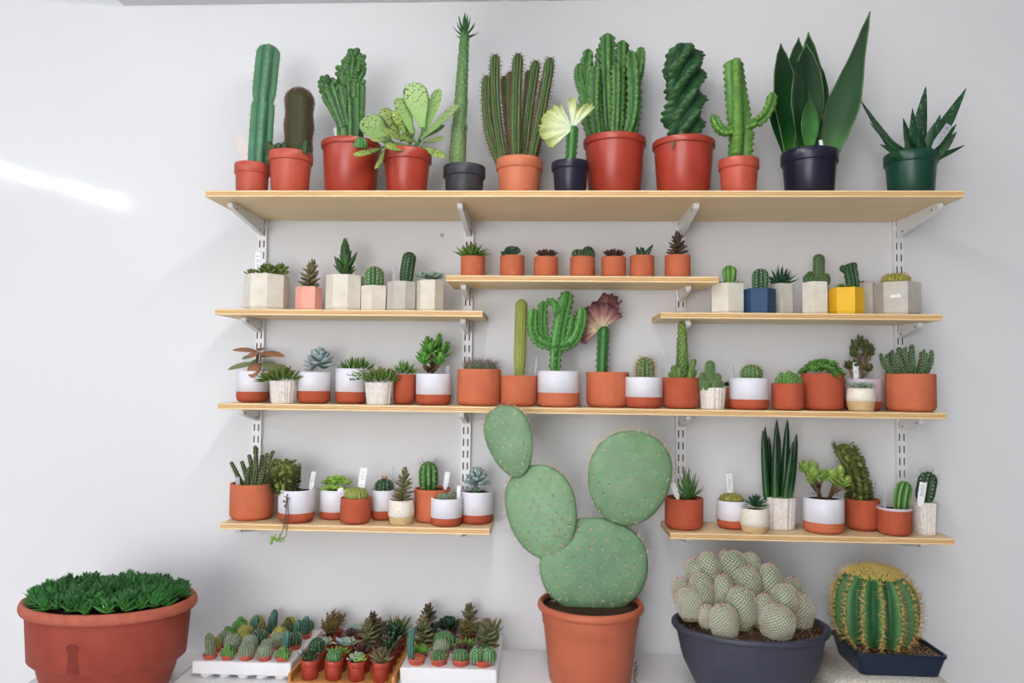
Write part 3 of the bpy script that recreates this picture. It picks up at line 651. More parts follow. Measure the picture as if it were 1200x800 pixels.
q = Pl('potted_needle_cactus', 'very tall slim cactus with a needle-leaf tuft in a black pot', C_, (519, 569), 196, .16, 'top'); q.nursery(BLKP, .84, .3)
b, s = MB(), MB(); dotted(b, s, q.p(535, 200), q.p(542, 33), 10.0, lambda t: 1.0-.48*t, 240, 4, 1.1, .3, 2); b = MB(); sweep_col(b, None, q.p(535, 200), q.p(542, 33), 10.0, 1, 0, prof=lambda t: 1.0-.48*t, rings=90, seg=36, lump=(2.0, .3), seed=2); q.part(b, 'stem', EVE); q.part(s, 'spines', SP_CREAM, kind='stuff')
r = random.Random(4)
for i in range(20):
    a = i*2.4; e = .15+1.25*i/19; d = V((math.cos(a)*math.cos(e), math.sin(a)*math.cos(e), math.sin(e))); leaf(q.root, EVEL, 'awl', q.p(542, 40-8*i/19)+d*2, d, 21-3*(i < 6), .075, .07, .5, 0)

q = Pl('potted_clustered_columns', 'cluster of slim ribbed columns with reddish spines in an orange pot', C_, (581, 636), 188, .17, 'top'); q.nursery(ORGP, .82, .25)
b, s = MB(), MB()
for i, (bx, by, dy, tx, ty, tdy, bd, rr) in enumerate(((586, 192, -6, 569, 87, -6, (-12, 0, -12), 5.6), (591, 192, -8, 579, 63, -8, (-9, 0, -6), 5.8), (599, 190, 8, 596, 78, 6, (-2, 0, 0), 5), (605, 192, -12, 606, 62, -8, (-3, 0, 0), 6.4),
        (612, 192, 2, 627, 67, 0, (-3, 0, -6), 5.8), (621, 192, -4, 643.5, 65, -3, (2, 0, -6), 6.2), (614, 190, 10, 618, 74, 12, (0, 0, 0), 4.6), (603, 190, 12, 588, 80, 14, (-4, 0, 0), 4.6), (624, 191, 10, 636, 84, 14, (3, 0, -4), 4.6))):
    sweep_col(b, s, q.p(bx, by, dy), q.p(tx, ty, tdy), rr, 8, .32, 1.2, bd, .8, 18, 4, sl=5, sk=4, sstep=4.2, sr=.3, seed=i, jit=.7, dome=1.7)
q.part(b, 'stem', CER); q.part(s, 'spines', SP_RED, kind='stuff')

q = Pl('potted_crested_euphorbia', 'grafted pale yellow-green crested fan succulent in a small black pot', S_, (646, 691), 191, .232, 'top'); q.nursery(NAVP, .8, .24)
b, s = MB(), MB(); sweep_col(b, s, q.p(668, 195), q.p(671, 146), 6.6, 4, .22, tooth=(7, .1), bot=.85, dome=.4, rings=24, seed=1, sl=2.6, sk=2, sstep=8, sr=.5, jit=.4); q.part(b, 'stem', STK); q.part(s, 'thorns', SP_BROWN, kind='stuff')
b = MB(); fan(b, q.p(671, 151, -4), 2.0, 3.95, 2, 34, 2.6, 4.4, 15, rag=.05, seed=2, na=60, nr=10, vary=lambda t: .95+.2*math.sin(t*PI)); fan(b, q.p(670, 151, -3), .74, 1.75, 2, 40, 2.6, 4.0, 17, rag=.06, seed=5, na=50, nr=10, vary=lambda t: .82+.14*math.sin(t*9)); q.part(b, 'crest', LACT)

q = Pl('potted_candelabra', 'dense candelabra of toothed green stems in a large red pot', S_, (683, 757), 164, .15, 'top'); q.nursery(REDP, .8, .1, lip=1.6)
b, s = MB(), MB()
for i, (bx, by, dy, tx, ty, tdy, bd, rr) in enumerate(((716, 168, 0, 711, 34, 0, (-2, 0, 0), 9), (712, 168, 6, 706, 46, 8, (-6, 0, 0), 8), (704, 168, -8, 697, 77, -10, (-8, 0, -16), 8), (700, 166, 0, 689, 53, 0, (-17, 0, -20), 8),
        (690, 112, 0, 680, 70, 0, (-8, 0, -6), 7), (722, 168, 4, 729, 41, 4, (5, 0, 0), 8), (728, 168, -4, 738, 57, -4, (17, 0, -34), 8.5), (737, 106, -2, 750, 52, -2, (6, 0, -10), 6.6), (720, 168, -10, 722, 75, -12, (3, 0, 0), 7.5), (703, 168, 8, 699, 110, 10, (-14, 0, -14), 7), (730, 168, 8, 735, 100, 12, (16, 0, -18), 7))):
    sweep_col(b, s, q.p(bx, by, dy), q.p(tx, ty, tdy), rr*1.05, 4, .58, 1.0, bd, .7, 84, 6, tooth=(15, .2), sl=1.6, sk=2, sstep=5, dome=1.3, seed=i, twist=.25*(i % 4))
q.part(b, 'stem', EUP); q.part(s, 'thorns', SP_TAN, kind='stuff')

q = Pl('potted_twisted_cactus', 'dark green spiral-twisted column cactus in a large red pot', C_, (764, 838), 167, .17, 'top'); q.nursery(REDP, .81, .1, lip=1.6)
b, s = MB(), MB(); sweep_col(b, s, q.p(803, 171), q.p(801, 47), 23, 5, .52, 1.1, bot=.75, rings=90, seg=10, dome=.9, twist=5.5, tooth=(19, .09), lump=(6, .055), sl=1.8, sk=3, sstep=6, seed=8, sr=.35); q.part(b, 'stem', TWI); q.part(s, 'spines', SP_TAN, kind='stuff')
for tx, ty in ((779, 185), (782, 181)): a0 = q.p(784, 166, -24); a1 = q.p(tx+3, ty, -38); leaf(q.root, BARK, 'lance', a0, a1-a0, (a1-a0).length, .1, .03, -.2, .1, (0, -1, .2), name='dry_leaf')
q.tagstick((768, 168), (765.5, 154), 1.2, 4, TAGG, False)

q = Pl('potted_winged_cactus', 'bright green toothed stem with two curling arms in a red pot', S_, (841.6, 889.6), 188, .215, 'top'); q.nursery(REDP2, .83, .25)
b, s = MB(), MB(); kw = dict(ribs=3, depth=.68, p=1.1, rings=72, seg=10, sl=1.3, sk=2, sstep=5)
sweep_col(b, s, q.p(865, 192), q.p(868, 148), 15, tooth=(6, .14), bot=.85, dome=.5, seed=1, **kw); sweep_col(b, s, q.p(868, 160), q.p(861, 66), 16, bend=(-1, 0, 0), tooth=(12, .15), prof=lambda t: (.95-.2*t)*math.sqrt(max(0, 1-max(0, (t-.95)/.05)**2)), twist=.6, seed=2, **kw)
sweep_col(b, s, q.p(862, 150, -3), q.p(834, 134, -6), 6.5, bend=(-6, 0, -22), tooth=(7, .16), seed=3, **kw); sweep_col(b, s, q.p(872, 148, -2), q.p(903, 108, -6), 7, bend=(14, 0, -12), tooth=(8, .16), seed=4, **kw)
q.part(b, 'stem', BRT); q.part(s, 'thorns', SP_TAN, kind='stuff')

q = Pl('potted_snake_plant', 'broad upright snake plant with pale-edged leaves in a glossy black pot', S_, (914.5, 982.6), 179, .18, 'top'); q.nursery(NAVP, .82, .24)
for bx, dy, tx, ty, tdy, hw, mm, cu, nz in ((924, -2, 914.5, 48, 2, 15, SNK, .05, (.3, -1, 0)), (930, 8, 941, 34, 10, 14, SNK, -.03, (-.2, -1, 0)), (953, 10, 953.5, 27, 14, 15, SNK, 0, (.2, -1, 0)), (945, 4, 947, 46, 4, 18, SNK, .02, (.1, -1, 0)),
        (962, 10, 968.5, 66, 16, 11, SNK, .06, (-.5, -1, 0)), (970, -4, 1021, 17, -2, 17, SNK, .12, (-.5, -1, .2)), (944, -12, 944, 118, -15, 10, SNKM, .05, (.1, -1, .1)), (920, 0, 903, 110, 4, 8, SNK, -.1, (.5, -1, .2)), (974, 6, 984, 95, 10, 10, SNK, .05, (-.4, -1, 0)), (934, -10, 930, 70, -12, 11, SNK, .02, (.6, -1, 0))):
    a0, a1 = q.p(bx, 183, dy), q.p(tx, ty, tdy); L = (a1-a0).length
    shp = 'blade' if tx > 1000 else 'sword'; o = leaf(q.root, mm, shp, a0, a1-a0, L, hw*1.1/L, 1.3/L, cu, .28, nz, 12)
    if hw > 13.5:
        m = MB(); pr = lprof(shp, 12); W_ = hw*1.1/L
        for sd in (-1, 1):
            vs = []; 
            for t, w in pr:
                x = t*(1-.22*cu*cu*t); z = cu*t*t*.6+.28*W_*w
                vs += [V((x, sd*(w*W_+.002), z+.003)), V((x, sd*(w*W_-.006), z-.02*w*W_+.009)), V((x, sd*(w*W_-.006), z-.02*w*W_-.006)), V((x, sd*(w*W_+.002), z-.003))]
            m.add(vs, [(k*4+j, k*4+(j+1) % 4, k*4+4+(j+1) % 4, k*4+4+j) for k in range(len(pr)-1) for j in range(4)], [.5]*len(vs))
        m.build('leaf_margin', SNKV, o)
q.tagstick((958, 181), (956, 168), 4, -16, TAGM, False)

q = Pl('potted_aloe', 'dark green spiky aloe with long pointed leaves in a green pot', S_, (1035, 1100), 181, .175, 'top'); q.nursery(GRNP, .82, .22)
for bx, dy, tx, ty, tdy, hw in ((1058, 2, 1002, 116, 0, 9), (1075, 6, 1088.5, 98, 8, 8.5), (1084, 2, 1134, 105, 0, 9), (1094, -4, 1125, 174, -10, 3.5), (1060, -8, 1008, 151, -18, 7), (1055, -12, 1020, 177, -22, 7), (1052, -14, 1030, 192, -26, 6), (1066, -8, 1052, 141, -10, 7), (1068, -10, 1061, 131, -14, 7),
        (1068, 6, 1070, 139, 4, 6), (1088, -4, 1098, 136, -6, 8), (1090, 0, 1119, 147, -4, 6), (1092, -8, 1112, 160, -18, 6), (1078, -12, 1084, 150, -22, 7), (1072, -16, 1062, 158, -30, 7.5), (1064, -14, 1046, 158, -28, 7.5), (1084, -10, 1106, 137, -2, 6), (1060, 6, 1040, 150, 14, 6), (1076, 10, 1100, 150, 18, 6)):
    a0, a1 = q.p(bx, 186, dy), q.p(tx, ty, tdy); L = (a1-a0).length; v = a1-a0; leaf(q.root, GAS, 'awl', a0, v, L, hw*1.25/L, 3.2/L, .14, .2, (-v.x*.01, -1, .6))
q.tagstick((1080, 181), (1099, 154), 8, -26, mat('slate_tag', (170, 174, 182), rough=.5))

# ------------------------------------------------------------------ concrete pots, second shelf
def small_col(q, base, top, R, ribs, m, spm, sl=3, sk=5, ss=4, depth=.25, name='stem', **k):
    b, s = MB(), MB(); sweep_col(b, s, base, top, R, ribs, depth, sl=sl, sk=sk, sstep=ss, seed=q.seed, **k); q.part(b, name, m); q.part(s, 'spines', spm, kind='stuff')
def small_globe(q, c, R, H, ribs, m, spm, sl=3, sk=6, depth=.18, **k):
    b, s = MB(), MB(); globe(b, s, c, R, H, ribs, depth, sl=sl, sk=sk, seed=q.seed, **k); q.part(b, 'body', m); q.part(s, 'spines', spm, kind='stuff')
GP = 'pots on the concrete-pot shelf'
q = Pl('potted_succulent', 'wide pale octagonal concrete pot with low leafy rosettes and tag', S_, (287, 337.5), 323, .10, 'two'); q.geo(CONCR, 8, PI/8)
for i, (x, y, dy, sz) in enumerate(((294, 320, -4, 7), (300, 318, 6, 8), (312, 314, 2, 9), (318, 317, -6, 9), (327, 314, 3, 9), (332, 319, -4, 7), (322, 316, 10, 8), (308, 318, -10, 7))):
    rosette(q.root, LOW, q.p(x, y+4, dy), 13, sz*1.35, .34, .13, .15, 1.4, seed=i, hh=4, ns=6)
for x in (314, 328): a0 = q.p(x, 316); b = MB(); leaf(b, LIME, 'oval', a0, (.2, 0, 1), 10, .2, .08); leaf(b, LIME, 'oval', a0+V((0, 0, 4)), (-.6, -.2, 1), 7, .25, .08); q.part(b, 'shoot', LIME)
q.tagstick((305.5, 326), (305.5, 297), 6.5, -12)

q = Pl('potted_succulent', 'pink hexagonal pot with a tower of brown-tipped leaves', S_, (346.5, 377), 336.5, .10, 'two'); q.geo(PINKC, 6, .26)
b = MB(); stem(b, [q.p(361.5, 339), q.p(364, 322), q.p(366, 308)], 1.6, 1); q.part(b, 'stem', STEMG); tower(q.root, TOW, q.p(361.5, 336), q.p(366, 309), 30, 15, .24, .14, el=(.05, 1.2), taper=.5, seed=1)

q = Pl('potted_succulent', 'pale octagonal concrete pot with upright pointed finger leaves', S_, (383, 425.5), 323.5, .10, 'two'); q.geo(CONCR, 8, PI/8)
r = random.Random(8)
for i in range(30):
    t = i/29; a = i*2.4; e = .55+.95*t; d = V((math.cos(a)*math.cos(e), math.sin(a)*math.cos(e), math.sin(e))); leaf(q.root, FNG, 'lance', q.p(404+r.uniform(-3, 3), 324-22*t, r.uniform(-3, 3)), d, 19+6*t+r.uniform(-2, 3), .17, .12, .1)

q = Pl('potted_globe_cactus', 'small pale concrete pot with a ribbed oval cactus', C_, (424.6, 454.5), 335.5, .10, 'two'); q.geo(CONCR, 6, PI/6, taper=.03); small_col(q, q.p(438, 338), q.p(438, 311.5), 11.5, 13, GLB, SP_CREAM, 3, 5, 3.5, bot=.8, dome=1)
q = Pl('potted_column_cactus', 'pale grey concrete pot with a leaning dotted column cactus', C_, (454.5, 488), 330.7, .10, 'two'); q.geo(CONCG, 8, PI/8); small_col(q, q.p(475.5, 334), q.p(480.5, 294.5), 8.2, 9, GLBD, SP_CREAM, 1.6, 4, 3.4, depth=.16, bend=(-2, 0, 0), bot=.8); q.tagstick((461.5, 332), (461.5, 308), 3.2, 0, TAGG, False)
q = Pl('potted_succulent', 'pale square-sided concrete pot with low grey-green rosettes', S_, (487, 520), 329, .10, 'two'); q.geo(CONCR, 6, 0.0)
for i, (x, dy, sz) in enumerate(((494, -4, 8), (501, 2, 9), (508, -5, 8.5), (515, 0, 7), (500, 8, 7), (509, 8, 8))): rosette(q.root, GREY, q.p(x, 326, dy), 15, sz*1.15, .33, .13, .1, 1.4, seed=i, hh=3, ns=6)

# ------------------------------------------------------------------ small shelf of seven
GM = 'plain small terracotta pots on the short shelf'
def mid_pot(label, l, r, top, cat=S_): q = Pl('potted_succulent' if cat == S_ else 'potted_cactus', label, cat, (l, r), top, .10, 'mid', GM); q.terra(TERRA, bulge=0); return q
q = mid_pot('small terracotta pot with a spreading spiky green red-tipped mound', 540, 568.4, 301); r = random.Random(3)
for i in range(46):
    a = i*2.4; t = i/45; e = .1+1.2*t; d = V((math.cos(a)*math.cos(e), math.sin(a)*math.cos(e), math.sin(e))); leaf(q.root, GREENR, 'lance', q.p(553+math.cos(a)*7*(1-t), 300, math.sin(a)*7*(1-t)), d, 18-3*t+r.uniform(-2, 2), .13, .08, .2, n=6)
q = mid_pot('small terracotta pot with a few round dark grey-green leaves', 586, 614.6, 300)
for i, (x, y, dy, tx, ty, hw) in enumerate(((600, 299, -4, 593, 291, 5), (600, 299, -3, 600, 288.5, 5), (602, 299, -3, 608.5, 291, 5), (598, 300, -8, 587, 298, 3), (601, 298, 2, 604, 289, 4.5), (597, 299, 2, 595, 290, 4.5), (602, 300, -8, 605, 296, 4.5))):
    a0, a1 = q.p(x, y, dy), q.p(tx, ty, dy-2); L = (a1-a0).length; leaf(q.root, DKG, 'paddle', a0, a1-a0, L, hw/L, 1.2/L, .1, .1, (0, -1, .4))
def dark_ros(q, x): 
    for i, (dx, dy, sz) in enumerate(((-8, -4, 8), (0, -6, 10), (8, -3, 8.5), (-4, 5, 10), (5, 6, 9))): rosette(q.root, DKR, q.p(x+dx, 300, dy), 14, sz, .26, .1, .35, 1.45, 'lance', .25, seed=i, hh=3, ns=6)
dark_ros(mid_pot('small terracotta pot with a cluster of dark red pointed rosettes', 625.7, 654, 301.5), 640)
q = mid_pot('small terracotta pot with dark green crested cactus lobes', 668, 697, 301.5, C_)
b, s = MB(), MB()
for x, y, R, dy in ((676, 292, 6.5, -3), (683, 293, 6, -6), (689, 288, 7.5, 0), (681, 291, 6, 5), (692, 293, 5, -5)): sweep_col(b, s, q.p(x, 303, dy), q.p(x, y, dy), R, 10, .22, sl=1.2, sk=3, sstep=2.6, rings=9, lump=(.8, .4), seed=int(x))
q.part(b, 'body', GLBD); q.part(s, 'spines', SP_CREAM, kind='stuff')
dark_ros(mid_pot('small terracotta pot with a cluster of dark red pointed rosettes', 704.6, 733.4, 301.5), 719)
q = mid_pot('small terracotta pot with a few striped triangular leaves', 738, 766.7, 300)
for x, dy, tx, ty in ((750, 0, 745.5, 288), (753, -3, 750, 289), (755, 0, 765.5, 285.6), (752, 4, 755, 288), (756, -4, 762, 291), (749, -5, 744, 294)):
    a0, a1 = q.p(x, 301, dy), q.p(tx, ty, dy*1.6); L = (a1-a0).length; leaf(q.root, STR, 'awl', a0, a1-a0, L, 4/L, 1.8/L, .1, .1, (0, -1, .4))
q = mid_pot('small terracotta pot with a tall stacked dark red rosette tower', 779, 809, 299.4); tower(q.root, TOWD, q.p(794, 300), q.p(794, 277), 36, 14, .28, .11, el=(.0, 1.35), taper=.55, seed=2)

# ------------------------------------------------------------------ coloured hexagonal pots
q = Pl('potted_cactus', 'white hexagonal pot with a lumpy mushroom-shaped cactus', C_, (832, 872), 333, .10, 'two'); q.geo(CONCR, 6, .35)
b, s = MB(), MB(); sweep_col(b, s, q.p(855, 336), q.p(855, 310.5), 9.5, 6, .4, prof=lambda t: (.55+.55*t)*math.sqrt(max(0, 1-max(0, (t-.6)/.4)**2)), lump=(1.5, .25), sl=1, sk=2, sstep=4, seed=1); q.part(b, 'stem', BRT); q.part(s, 'spines', SP_CREAM, kind='stuff')
b = MB()
for x in (846, 850, 860, 864): leaf(b, LUSH, 'oval', q.p(x, 334, -5), (x-855, -6, 6), 7, .35, .15)
q.part(b, 'leaves', LUSH)
q = Pl('potted_cactus', 'navy hexagonal pot with a ribbed teal globe cactus', C_, (872, 908), 338.7, .125, 'two'); q.geo(NAVYC, 6, .75, chamf=.02); small_col(q, q.p(891, 341), q.p(891, 314), 9.8, 11, GLBD, SP_WHITE, 2, 4, 3.2, bot=.85)
q = Pl('potted_succulent', 'pale concrete pot with curling aloe leaves beside the navy pot', S_, (900, 930.5), 333, .085, 'two'); q.geo(CONCG, 6, .2); r = random.Random(2)
for i in range(26):
    a = i*2.4; e = .15+1.1*i/25; d = V((math.cos(a)*math.cos(e), math.sin(a)*math.cos(e), math.sin(e))); leaf(q.root, GAS, 'awl', q.p(915, 333), d, 22+r.uniform(-3, 3), .11, .07, .3, .1, n=6)
q = Pl('potted_cactus', 'white hexagonal pot with a finger cactus and round offsets', C_, (939, 971.7), 330.8, .10, 'two'); q.geo(CONCR, 6, .12)
b, s = MB(), MB(); sweep_col(b, s, q.p(959.5, 334), q.p(960, 297), 6.6, 13, .12, sl=1.2, sk=4, sstep=2.4, seed=1, lump=(.4, .8))
for x, y, R, dy in ((946, 321, 5.5, -2), (951, 317, 6, 3), (950, 323, 4.5, -7), (967, 320, 5, -3), (969, 323, 4.2, 2), (963, 324, 4, -8)): globe(b, s, q.p(x, 333, dy), R, 333-y, 10, .12, sl=1.2, sk=4, seed=int(x))
q.part(b, 'stem', FNG); q.part(s, 'spines', SP_CREAM, kind='stuff')
q = Pl('potted_cactus', 'yellow hexagonal pot with a dark knobbly cactus and small rosette', C_, (972.6, 1011), 337.8, .12, 'two'); q.geo(YELC, 6, .65, chamf=.14)
b, s = MB(), MB(); sweep_col(b, s, q.p(1000, 341), q.p(995, 308), 7.5, 7, .35, lump=(2.2, .25), sl=1.5, sk=3, sstep=4, bend=(2, 0, 0), seed=3); sweep_col(b, s, q.p(994, 318), q.p(985, 312), 4.5, 6, .3, sl=1.2, sk=3, sstep=3, seed=4); sweep_col(b, s, q.p(998, 318), q.p(1002, 307), 4.5, 6, .3, sl=1.2, sk=3, sstep=3, seed=5)
q.part(b, 'stem', TWI); q.part(s, 'spines', SP_TAN, kind='stuff')
rosette(q.root, GREENR, q.p(984, 338, -6), 14, 10, .24, .1, .1, 1.3, 'lance', seed=1, ns=6); rosette(q.root, GREENR, q.p(992, 338, -9), 10, 7, .24, .1, .1, 1.3, 'lance', seed=2, ns=6)
q = Pl('potted_succulent', 'grey concrete pot tucked behind the yellow hexagonal pot', S_, (1000, 1025.5), 331.8, .05, 'two'); q.geo(CONCG, 8, PI/8); rosette(q.root, DKG, q.p(1010, 331), 9, 6, .25, .1, .0, .5, seed=3, ns=6)
q = Pl('potted_cactus', 'large grey hexagonal concrete pot with a flat golden-spined cactus', C_, (1027, 1075.5), 331.8, .10, 'two'); HR = -.49; o = q.geo(CONCG, 6, HR); small_globe(q, q.p(1050, 335), 15.5, 15, 20, GLBY, SP_GOLD, 3.2, 6, .12)
b = MB()
for x, h in ((-4.5, 2.6), (-2.5, 3.6), (-.2, 2.8), (2.2, 4.2), (4.4, 3)): b.box((x-.8, -.35, -1.2), (x+.8, .1, -1.2+h), .3 if False else 0)
k = b.build('painted_mark', TAGM, o, False); R_ = q.w/2/max(abs(math.cos(2*PI*j/6+HR)) for j in range(6)); an = -PI/2-(.0)
am = min(((2*PI*(j+.5)/6+HR) for j in range(-4, 3)), key=lambda a: abs(a+2.05)); ap = R_*math.cos(PI/6)
k.matrix_local = Matrix.Translation((math.cos(am)*ap, math.sin(am)*ap, q.h*.55)) @ Matrix.Rotation(am+PI/2, 4, 'Z')

# ------------------------------------------------------------------ third shelf
q = Pl('potted_copper_succulent', 'two-tone pot with a copper and olive felt-leaved succulent', S_, (276.8, 316.5), 435, .068, 'three'); q.twotone(458.7)
b = MB(); stem(b, [q.p(299, 439), q.p(300, 425), q.p(302, 412)], 2, 1.4); q.part(b, 'stem', STEMB)
for bx, by, dy, tx, ty, tdy, hw, mm in ((301, 412, 0, 271, 408, -2, 5.5, COP_T), (303, 414, 0, 334, 415, -4, 6.5, COP_T), (302, 412, -3, 302, 418, -22, 6, COP_T), (300, 426, -2, 268, 431, -8, 7, COP_G), (303, 426, 0, 331, 432, -4, 8, COP_G), (302, 424, -4, 303, 441, -22, 7.5, COP_T), (300, 422, 4, 284, 424, 14, 6, COP_G), (303, 418, 3, 318, 414, 12, 5, COP_T), (300, 416, -3, 288, 420, -14, 4.5, COP_G), (302, 411, 2, 300, 406, 14, 4.5, COP_T)):
    a0, a1 = q.p(bx, by, dy), q.p(tx, ty, tdy); L = (a1-a0).length; leaf(q.root, mm, 'oval', a0, a1-a0, L, hw/L, 1.1/L, -.15, .2, (0, -.55, 1))
def mound(q, m, cx, cy, rx, ry, n, L, W=.16, T=.08, shape='finger', up0=.35, ind=True, ns=6, curl=.15, hgt=6):
    """domed tuft of many short leaves"""
    r = random.Random(q.seed); tg_ = q.root if ind else MB()
    for i in range(n):
        t = math.sqrt((i+.5)/n); a = i*2.39996; x, y = math.cos(a)*rx*t, math.sin(a)*ry*t
        d = V((math.cos(a)*t*1.0+r.uniform(-.35, .35), math.sin(a)*t+r.uniform(-.35, .35), up0+(1-t)*.9+r.uniform(0, .3)))
        leaf(tg_, m, shape, q.p(cx, cy, 0)+V((x, y, hgt*(1-t*t))), d, L*r.uniform(.75, 1.2), W, T, curl, .05, n=ns)
    if not ind: q.part(tg_, 'foliage', m)
q = Pl('potted_succulent', 'carved white pot with a drooping mound beside the copper-leaved succulent', S_, (316, 348), 446, .128, 'three'); q.carved(.84); mound(q, GREENR, 329, 445, 17, 13, 70, 11, up0=.15, hgt=7); mound(q, GREENR, 316, 447, 9, 6, 22, 11, up0=-.3, hgt=3)
q = Pl('potted_echeveria', 'two-tone pot with a large blue-grey rosette near the copper-leaved succulent', S_, (348, 388), 436, .09, 'three'); q.twotone(458); rosette(q.root, ECH, q.p(373, 428), 40, 20, .27, .12, -.25, 1.45, 'spoon', .35, .5, hh=11, seed=4); rosette(q.root, ECH, q.p(368, 434, -10), 14, 9, .3, .14, 0, 1.4, seed=5, hh=3, ns=6)
q = Pl('potted_succulent', 'two-tone pot with a low spiky green red-tipped tuft', S_, (393, 431), 432, .075, 'three'); q.twotone(459); mound(q, GREENR, 417, 433, 16, 13, 60, 10, .13, shape='lance', up0=.5)
q = Pl('potted_succulent', 'carved white pot with a mound throwing thin sprigs sideways', S_, (428, 461), 448, .12, 'three'); q.carved(.84); mound(q, GREENR, 446, 447, 16, 12, 66, 11, up0=.25, hgt=7)
b = MB()
for i, (tx, ty) in enumerate(((412, 446), (418, 437), (411, 440), (424, 434))):
    a0, a1 = q.p(436, 444, -6), q.p(tx, ty, -10); stem(b, [a0, (a0+a1)/2+V((0, 0, 2)), a1], .45, .35, 5)
    for j in range(5): leaf(b, GREENR, 'finger', a0.lerp(a1, .55+.1*j), (math.sin(j*2.2+i)-.6, math.cos(j*2.2), .5), 5, .2, .13, n=6)
q.part(b, 'sprigs', GREENR)
q = Pl('potted_succulent', 'slim tall terracotta pot with a small curly green succulent', S_, (461, 487.5), 438.7, .075, 'three'); q.terra(TERRA2); mound(q, GREENS, 473, 438, 10, 9, 34, 11, .14, shape='lance', up0=.3)
b = MB(); tower(b, GREENR, q.p(474, 436), q.p(476, 427), 12, 7, .2, .12, seed=1, ns=6); q.part(b, 'shoot', GREENR)
def jade(q, m, branches, L, W=.26, T=.12, n=8, sm=None, r0=2.2, seed=0, ns=8):
    b = MB(); r = random.Random(seed)
    for pts in branches:
        P = [q.p(*p) for p in pts]; stem(b, P, r0, r0*.5); tip = P[-1]; dr = (P[-1]-P[-2]).normalized()
        for i in range(n):
            t = i/(n-1); az = (i//2)*PI/2+(i % 2)*PI+r.uniform(-.3, .3); e = .15+.9*t
            d = V((math.cos(az)*math.cos(e), math.sin(az)*math.cos(e), math.sin(e)))+dr*.35; leaf(q.root, m, 'oval' if W > .2 else 'finger', tip.lerp(P[-2], .55*(1-t)), d, L*r.uniform(.8, 1.15), W, T, .15, .1, n=ns)
    q.part(b, 'branches', sm or STEMB)
q = Pl('potted_jade_plant', 'two-tone pot with a glossy upright jade plant', S_, (487.5, 529), 438, .095, 'three'); q.twotone(462)
jade(q, JADE, [[(506, 441), (506, 428), (500, 412)], [(506, 436), (510, 420), (513, 402)], [(507, 434), (516, 424), (521, 412)], [(505, 434), (497, 428), (494, 418)], [(506, 430, -5), (505, 420, -9), (506, 410, -10)], [(508, 434, 4), (514, 424, 8), (510, 408, 8)], [(507, 436, -6), (514, 430, -10), (517, 424, -10)], [(505, 430, 5), (503, 416, 8), (498, 403, 8)], [(504, 436, -8), (498, 430, -12), (499, 424, -12)]], 13, .25, .13, 9, seed=2)
q.tagstick((522, 442), (524, 428), 4, 4, TAGG, False)
q = Pl('potted_cactus', 'plain terracotta pot with a low mound of purplish spines', C_, (535.5, 587), 432.5, .09, 'three'); q.terra()
b, s = MB(), MB()
for i, (x, dy, R) in enumerate(((551, -3, 7), (560, -8, 7.5), (569, -4, 8), (575, 0, 6.5), (556, 6, 7.5), (566, 7, 8))): globe(b, s, q.p(x, 436, dy), R, 12, 11, .1, sl=8.5, sk=6, sr=.32, seed=i, upb=.6)
q.part(b, 'body', GLB); q.part(s, 'spines', mat('purple_spines', (150, 120, 128), rough=.6), kind='stuff')
q = Pl('potted_column_cactus', 'plain terracotta pot with a tall slim yellow-green column cactus', C_, (587, 629.5), 440, .10, 'three'); q.terra(); small_col(q, q.p(608.5, 443), q.p(610, 349.5), 7.2, 14, YCOL, SP_GOLD, .9, 4, 2.6, depth=.14, bot=.75, rings=22, seg=4, dome=1.3); q.tagstick((626.5, 442), (629, 418), 1.6, 6, TAGG, False)
q = Pl('potted_candelabra', 'two-tone pot with a bright green branching candelabra succulent', S_, (630, 679), 435, .11, 'three'); q.twotone(460, TERRA)
b, s = MB(), MB(); kw = dict(ribs=4, depth=.55, p=.9, rings=76, seg=7, sl=1.2, sk=2, sstep=4, dome=1.3)
sweep_col(b, s, q.p(650, 438), q.p(651, 404), 6.4, tooth=(5, .18), bot=.8, seed=1, **kw); sweep_col(b, s, q.p(651, 414), q.p(665, 340), 8.2, bend=(-3, 0, 0), tooth=(11, .2), seed=2, **kw)
for i, (tx, ty, tdy, bd, rr) in enumerate(((624.5, 361, -4, (-22, 0, -22), 5.6), (636, 351, 6, (-15, 0, -22), 6), (681, 359, -6, (16, 0, -26), 6.2), (671, 368, 2, (8, 0, -20), 5.2))): sweep_col(b, s, q.p(650, 406, tdy*.2), q.p(tx, ty, tdy), rr, bend=bd, tooth=(11, .2), bot=.75, seed=3+i, **kw)
sweep_col(b, s, q.p(640, 353, 4), q.p(650, 369, -6), 4.6, bend=(10, 0, 10), tooth=(6, .14), seed=8, **kw)
q.part(b, 'stem', EUPB); q.part(s, 'thorns', SP_TAN, kind='stuff')
q = Pl('potted_crested_euphorbia', 'plain terracotta pot with a grafted purple crested fan succulent', S_, (687, 737), 436, .07, 'three'); q.terra()
b, s = MB(), MB(); sweep_col(b, s, q.p(705, 439), q.p(707, 382), 6.6, 4, .2, tooth=(8, .12), bot=.95, dome=.4, rings=28, sl=2.6, sk=2, sstep=8, sr=.5, jit=.4, seed=1); q.part(b, 'stem', STK); q.part(s, 'thorns', SP_BROWN, kind='stuff')
